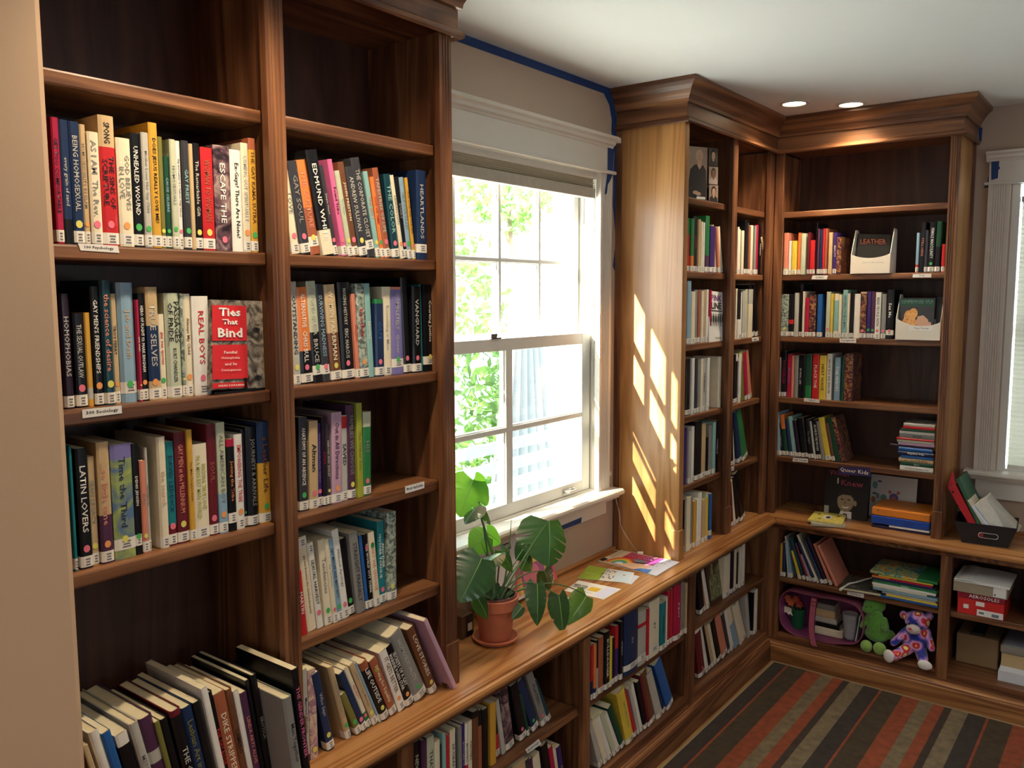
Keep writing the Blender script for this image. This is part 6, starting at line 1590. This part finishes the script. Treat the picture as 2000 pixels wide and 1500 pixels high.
leaf(q4(722, 490, .25), q4(748, 800, .31), (.88, -.30, .36), .205, [(S1, .26, .85), (S1, .50, .7), (S2, .30, .9), (S2, .56, .75), (S2, .74, .5)], .42, .16, pt, ft(.012, .01), .02)
leaf(q4(640, 600, .20), q4(660, 780, .20), (.7, -.5, .3), .07, [], .15, .1, pt, None)
leaf(q4(255, 752, .30), q4(125, 1035, .33), (.80, -.52, .45), .140, [], .22, .18, pt, ft(.01, -.02), .06)
leaf(q4(300, 780, .26), q4(425, 690, .24), (.4, -.4, .9), .055, [], .25, .1, pt, ft(.0, -.012), .03)
leaf(q4(225, 1030, .28), q4(315, 1185, .30), (.8, -.5, .5), .052, [], .25, .2, pt, ft(.02, -.03), .03)
leaf(q4(535, 1090, .29), q4(478, 1168, .30), (.8, -.5, .5), .036, [], .25, .2, pt, ft(.02, .02), .02)
leaf(q4(640, 935, .30), q4(655, 1220, .34), (.86, -.42, .30), .078, [], .25, .12, pt, ft(.02, .02), .05)
leaf(q4(790, 1010, .30), q4(832, 1275, .34), (.84, -.45, .30), .082, [(S1, .6, .35)], .22, .12, pt, ft(.015, .03), .06)
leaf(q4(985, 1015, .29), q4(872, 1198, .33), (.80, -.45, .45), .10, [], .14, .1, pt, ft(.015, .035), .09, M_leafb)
leaf(q4(575, 650, .17), q4(500, 760, .18), (.8, -.5, .4), .07, [], .1, .1, pt, ft(.0, .01), .03)
leaf(q4(690, 840, .14), q4(740, 980, .14), (.8, -.5, .4), .078, [(S2, .4, .6)], .1, .1, pt, ft(-.01, .02), .05)
leaf(q4(390, 700, .22), q4(495, 860, .24), (.75, -.5, .45), .05, [], .4, .2, pt, ft(.005, 0), .05)
leaf(q4(120, 760, .20), q4(185, 850, .22), (.8, -.5, .4), .05, [], .2, .1, pt, ft(-.01, -.02), .05)
leaf(q4(340, 930, .22), q4(330, 1040, .23), (.8, -.5, .4), .05, [], .2, .1, pt, ft(0, -.01), .02)
leaf(q4(560, 760, .2), q4(610, 850, .2), (.8, -.5, .4), .06, [], .2, .1, pt, ft(.0, .015), .04)
b = MB(); b.tube([ft(.0, .0), q4(330, 720, .2), q4(250, 470, .17)], [.006, .0045, .0034], 8)
for a, c in (((395, 1020), (460, 480)), ((360, 1020), (250, 640)), ((430, 1010), (630, 620))): b.tube([q4(*a, .21), (q4(*a, .21) + q4(*c, .21)) / 2 + Vector((0, .01, 0)), q4(*c, .22)], [.0035, .0025, .0008], 6)
b.build('stem', M_stem, pt, world=True, smooth=True)
# ================================================================== papers on the ledge
def flyer(px, label, name='flyer', th=.0012, z=None, m=None, group='flyers and leaflets on the window ledge'):
    P = [onZ(ZC + .0004 if z is None else z, *p) for p in px]; c = sum(P, Vector()) / 4; r = empty(name, c); put(r, label, 'flyer', group)
    MB().quadslab(P, (0, 0, 1), th).build('sheet', m or M_white, r, world=True); return Face([p + Vector((0, 0, th)) for p in P], (0, 0, 1), r)
F0 = flyer([(1213, 1075), (1327, 1099), (1282, 1126), (1168, 1096)], 'large rainbow and magenta event flyer nearest the sunlit end panel', th=.002)
F0.rect(0, 0, .2, 1, c_('print_cream', 'e9d9b8')); F0.rect(.2, .02, .5, .55, c_('print_magenta', 'c4325e')); F0.rect(.5, .02, .76, .6, c_('print_violet', 'b04a9a')); F0.rect(.76, 0, 1, 1, c_('print_pale_blue', 'd8def0'))
F0.rect(.2, .55, .76, 1, c_('print_pale_pink', 'f0c8c8'))
for i, cc in enumerate(('d84a3a', 'e8883a', 'ead860', '6aaf5c', '5ab4d8', 'f6f2ea')): F0.poly([(.10 + .03 * i + (.42 - .055 * i) * .5 * (1 - math.cos(PI * k / 14)), .93 - (.52 - .075 * i) * math.sin(PI * k / 14)) for k in range(15)], c_('rainbow_' + cc, cc), 'rainbow_band')
F0.poly([(.36, .95), (.42, .7), (.62, .62), (.74, .75), (.76, 1), (.36, 1)], c_('print_peach', 'ecc4a0')); F0.poly([(.62, 1), (.68, .86), (.84, .78), (.86, 1)], c_('print_blue', '3f78c8')); F0.rect(.01, .78, .09, .98, BLKP)
for i in range(5): F0.rect(.26 + .09 * i, .08 + .01 * i, .33 + .09 * i, .11 + .01 * i, c_('print_pink_line', 'eeb0c0')); F0.rect(.25 + .09 * i, .2, .32 + .09 * i, .225, c_('print_pink_line', 'eeb0c0')); F0.rect(.24 + .09 * i, .32, .31 + .09 * i, .345, c_('print_pink_line', 'eeb0c0'))
for i in range(3): F0.rect(.04 + .04 * i, .12, .05 + .04 * i, .7, GREYP)
F0.poly([(.42, .55), (.47, .42), (.56, .46), (.66, .52), (.6, .62), (.5, .66)], c_('print_grey_bird', '6f7884'))
for i in range(8): F0.oval(.81 + .05 * (i % 3), .2 + .22 * (i // 3), .012, .03, c_('print_logo_grey', '8a94a8'), n=8)
F0 = flyer([(1159, 1107), (1249, 1126), (1233, 1142), (1141, 1122)], 'pale folded leaflet under the green one on the ledge', 'leaflet'); F0.rect(.86, .02, .99, .98, c_('print_pale_blue', 'd8def0'))
F0 = flyer([(1150, 1105), (1239, 1119), (1229.5, 1139), (1127.5, 1130)], 'green and pale blue leaflet lying on top of another one', 'leaflet', z=ZC + .002)
F0.rect(0, 0, .42, 1, c_('print_lime', '9db83c')); F0.text('BE OUT.\nBE HEARD', .17, .55, .22, .4, c_('print_light_lime', 'd8e49a'), 0); F0.rect(.68, .03, .97, .97, c_('print_ice_blue', 'cfe2f0')); F0.oval(.83, .4, .03, .06, c_('print_ochre', 'b89a4a'), n=8)
rr_ = random.Random(5)
for i in range(26): F0.oval(.41 + rr_.random() * .25, .12 + rr_.random() * .76, .012, .06, c_('print_figures_grey', '7c7c88') if i % 3 else BLKP, 'printed_figure', n=6)
F0 = flyer([(1130, 1134), (1213, 1151), (1179, 1171), (1102, 1154)], 'white and yellow leaflet about mental health on the ledge', 'leaflet')
F0.text('MENTAL\nHEALTH', .2, .45, .34, .5, BLKP, .02); F0.rect(.42, .3, .66, .62, c_('print_yellow', 'e8c23c')); F0.rect(.7, .1, .97, .9, c_('print_lavender', 'dcdcf0')); F0.text('Register', .55, .8, .2, .1, GREYP, 0)
F0 = flyer([(1099, 1162), (1118, 1172), (1109, 1190), (1091, 1186)], 'small orange and white leaflet partly behind the monstera leaves', 'leaflet'); F0.rect(.05, .1, .95, .5, c_('print_orange_pic', 'd88a5c')); F0.oval(.5, .65, .3, .12, GREYD)
# poster leaning on the wall behind the plant
y0 = onX(.03, 925, 1080).y; y1 = onX(.03, 1062, 1040).y; zt = onX(.03, 1040, 1027).z
r = empty('poster', (.04, (y0 + y1) / 2, ZC)); put(r, 'pink rainbow poster with a pride banner leaning on the wall behind the plant', 'poster')
F0 = Face([(.022, y0, zt), (.022, y1, zt), (.075, y1, ZC + .014), (.075, y0, ZC + .014)], (1, 0, .2), r); MB().quadslab(F0.P, -F0.n, .002).build('sheet', c_('poster_pale_pink', 'e4d3d6'), r, world=True)
F0.rect(0, 0, 1, .06, c_('poster_blue', '4a5aa8')); F0.text('PRIDE', .42, .17, .13, .07, WHT, .03); 
for i, cc in enumerate(('c8506a', 'd8885a', 'd8c060', '8aa060')): F0.arc(.75, .95, .28 - .04 * i, .32 - .04 * i, 1.9, c_('poster_' + cc, cc))
F0.rect(.36, .12, .49, .22, c_('poster_dark', '3a3a48')); F0.text('PRIDE', .425, .17, .11, .06, WHT, .03); F0.rect(.55, .55, .9, .95, c_('poster_mauve', 'a05a80')); F0.oval(.7, .7, .12, .16, c_('poster_rose', 'd87a90'))
pa = onZ(ZC, 903, 1215); r = empty('book', (.06, pa.y, ZC)); put(r, 'dark brown book with white label lying behind the terracotta pot', 'book')
py0 = onX(.12, 902, 1200).y; MB().box(.05, .12, py0, py0 + .055, ZC + .0006, ZC + .075).build('cover', c_('book_brown_cloth', '5a3f2c'), r, world=True, bevel=.003); MB().box(.12, .1206, py0 + .028, py0 + .05, ZC + .02, ZC + .045).build('spine_label', WHT, r, world=True); MB().box(.1201, .1204, py0 + .02, py0 + .0549, ZC + .003, ZC + .073).build('spine_panel', BLKP, r, world=True)
# blind cord
YC = 3.03; cd = empty('blind_cord', (.03, YC, ZC)); put(cd, 'thin white blind cord hanging past the sill down to the ledge', 'cord'); g3 = lambda x, y, Y=YC: onY(Y, 870 + x / 3.572, 880 + y / 3.572)
b = MB(); b.tube([onY(YC, 1184, 800), onY(YC, 1186, 860), g3(1133, 0), g3(1142, 80), g3(1148, 155)], .0009, 6)
for dx in (0, 6): b.tube([g3(1150, 165), g3(1155 - dx, 215), g3(1175, 268), g3(1195 - dx, 350), g3(1210 + dx, 430), g3(1222, 520), g3(1245 + dx, 575), g3(1290, 640), g3(1330, 695)], .0009, 6)
b.tube([g3(1330, 695), onZ(ZC + .004, 1244, 1079), onZ(ZC + .004, 1215, 1076), onZ(ZC + .003, 1185, 1073)], .0009, 6); b.build('cord', mat('cord_white', 'd8c8b8', .6), cd, world=True, smooth=True)
b = MB(); c = g3(1148, 160); b.lathe([(.001, .009), (.004, .007), (.006, -.006), (.005, -.009), (.001, -.009)], c, 12); b.build('cord_knob', WHT, cd, world=True, smooth=True)
b = MB(); p0, p1 = onZ(ZC + .007, 1245, 1080), onZ(ZC + .007, 1256, 1080); b.tube([p0, p1], .0065, 12); b.build('cord_tassel', c_('tassel_white', 'ece2d4'), cd, world=True, bevel=.001)
for px, py in ((1211, 660), (1216, 942), (1229, 958 + 12)):
    p = onY(3.0672, px, py); 
print('BOOKS', NBOOK[0])
# soft toys rest on the shelf board
bpy.context.view_layer.update()
def settle(root, z):
    dg = bpy.context.evaluated_depsgraph_get(); lo = 9
    for c in root.children:
        e = c.evaluated_get(dg)
        for v in e.data.vertices: lo = min(lo, (e.matrix_world @ v.co).z)
    root.location.z += z - lo
settle(fr_, .1425); settle(be, .1425)
# ================================================================== the smallest, farthest books become one mass
bpy.context.view_layer.update()
def px_area(o):
    P = []
    for c in o.children:
        if c.type == 'MESH' and c.name.startswith('cover'):
            for k in c.bound_box:
                q = RM @ (np.array(c.matrix_world @ Vector(k)) - CAMP)
                P.append((1000 + F * q[0] / q[2], 750 + F * q[1] / q[2]))
    if not P: return 1e9
    xs = sorted(p[0] for p in P); ys = sorted(p[1] for p in P)
    w_ = min(xs[-1], 2000) - max(xs[0], 0); h_ = min(ys[-1], 1500) - max(ys[0], 0)
    return max(0, w_) * max(0, h_)
roots = [o for o in bpy.data.objects if o.parent is None and o.get('category') == 'book']
keepset = [o for o in roots if not any(c.name.startswith('page_block') for c in o.children)]
cand = sorted([o for o in roots if o not in keepset], key=px_area, reverse=True)
rest = cand[300 - len(keepset):]
if rest:
    V_, F_, MI, MT = [], [], [], []
    for o in rest:
        for c in list(o.children):
            me = c.data; n0 = len(V_); V_ += [tuple(c.matrix_world @ v.co) for v in me.vertices]
            idx = []
            for m in me.materials:
                if m not in MT: MT.append(m)
                idx.append(MT.index(m))
            for p in me.polygons: F_.append(tuple(i + n0 for i in p.vertices)); MI.append(idx[p.material_index])
            bpy.data.objects.remove(c)
        bpy.data.objects.remove(o)
    me = bpy.data.meshes.new('books'); me.from_pydata(V_, [], F_); [me.materials.append(m) for m in MT]; me.polygons.foreach_set('material_index', MI); me.update()
    o = bpy.data.objects.new('books', me); COL.objects.link(o); put(o, 'the many small far books on the corner and low shelves', 'book', kind='stuff')
print('kept', len(keepset) + min(len(cand), 300), 'merged', len(rest))
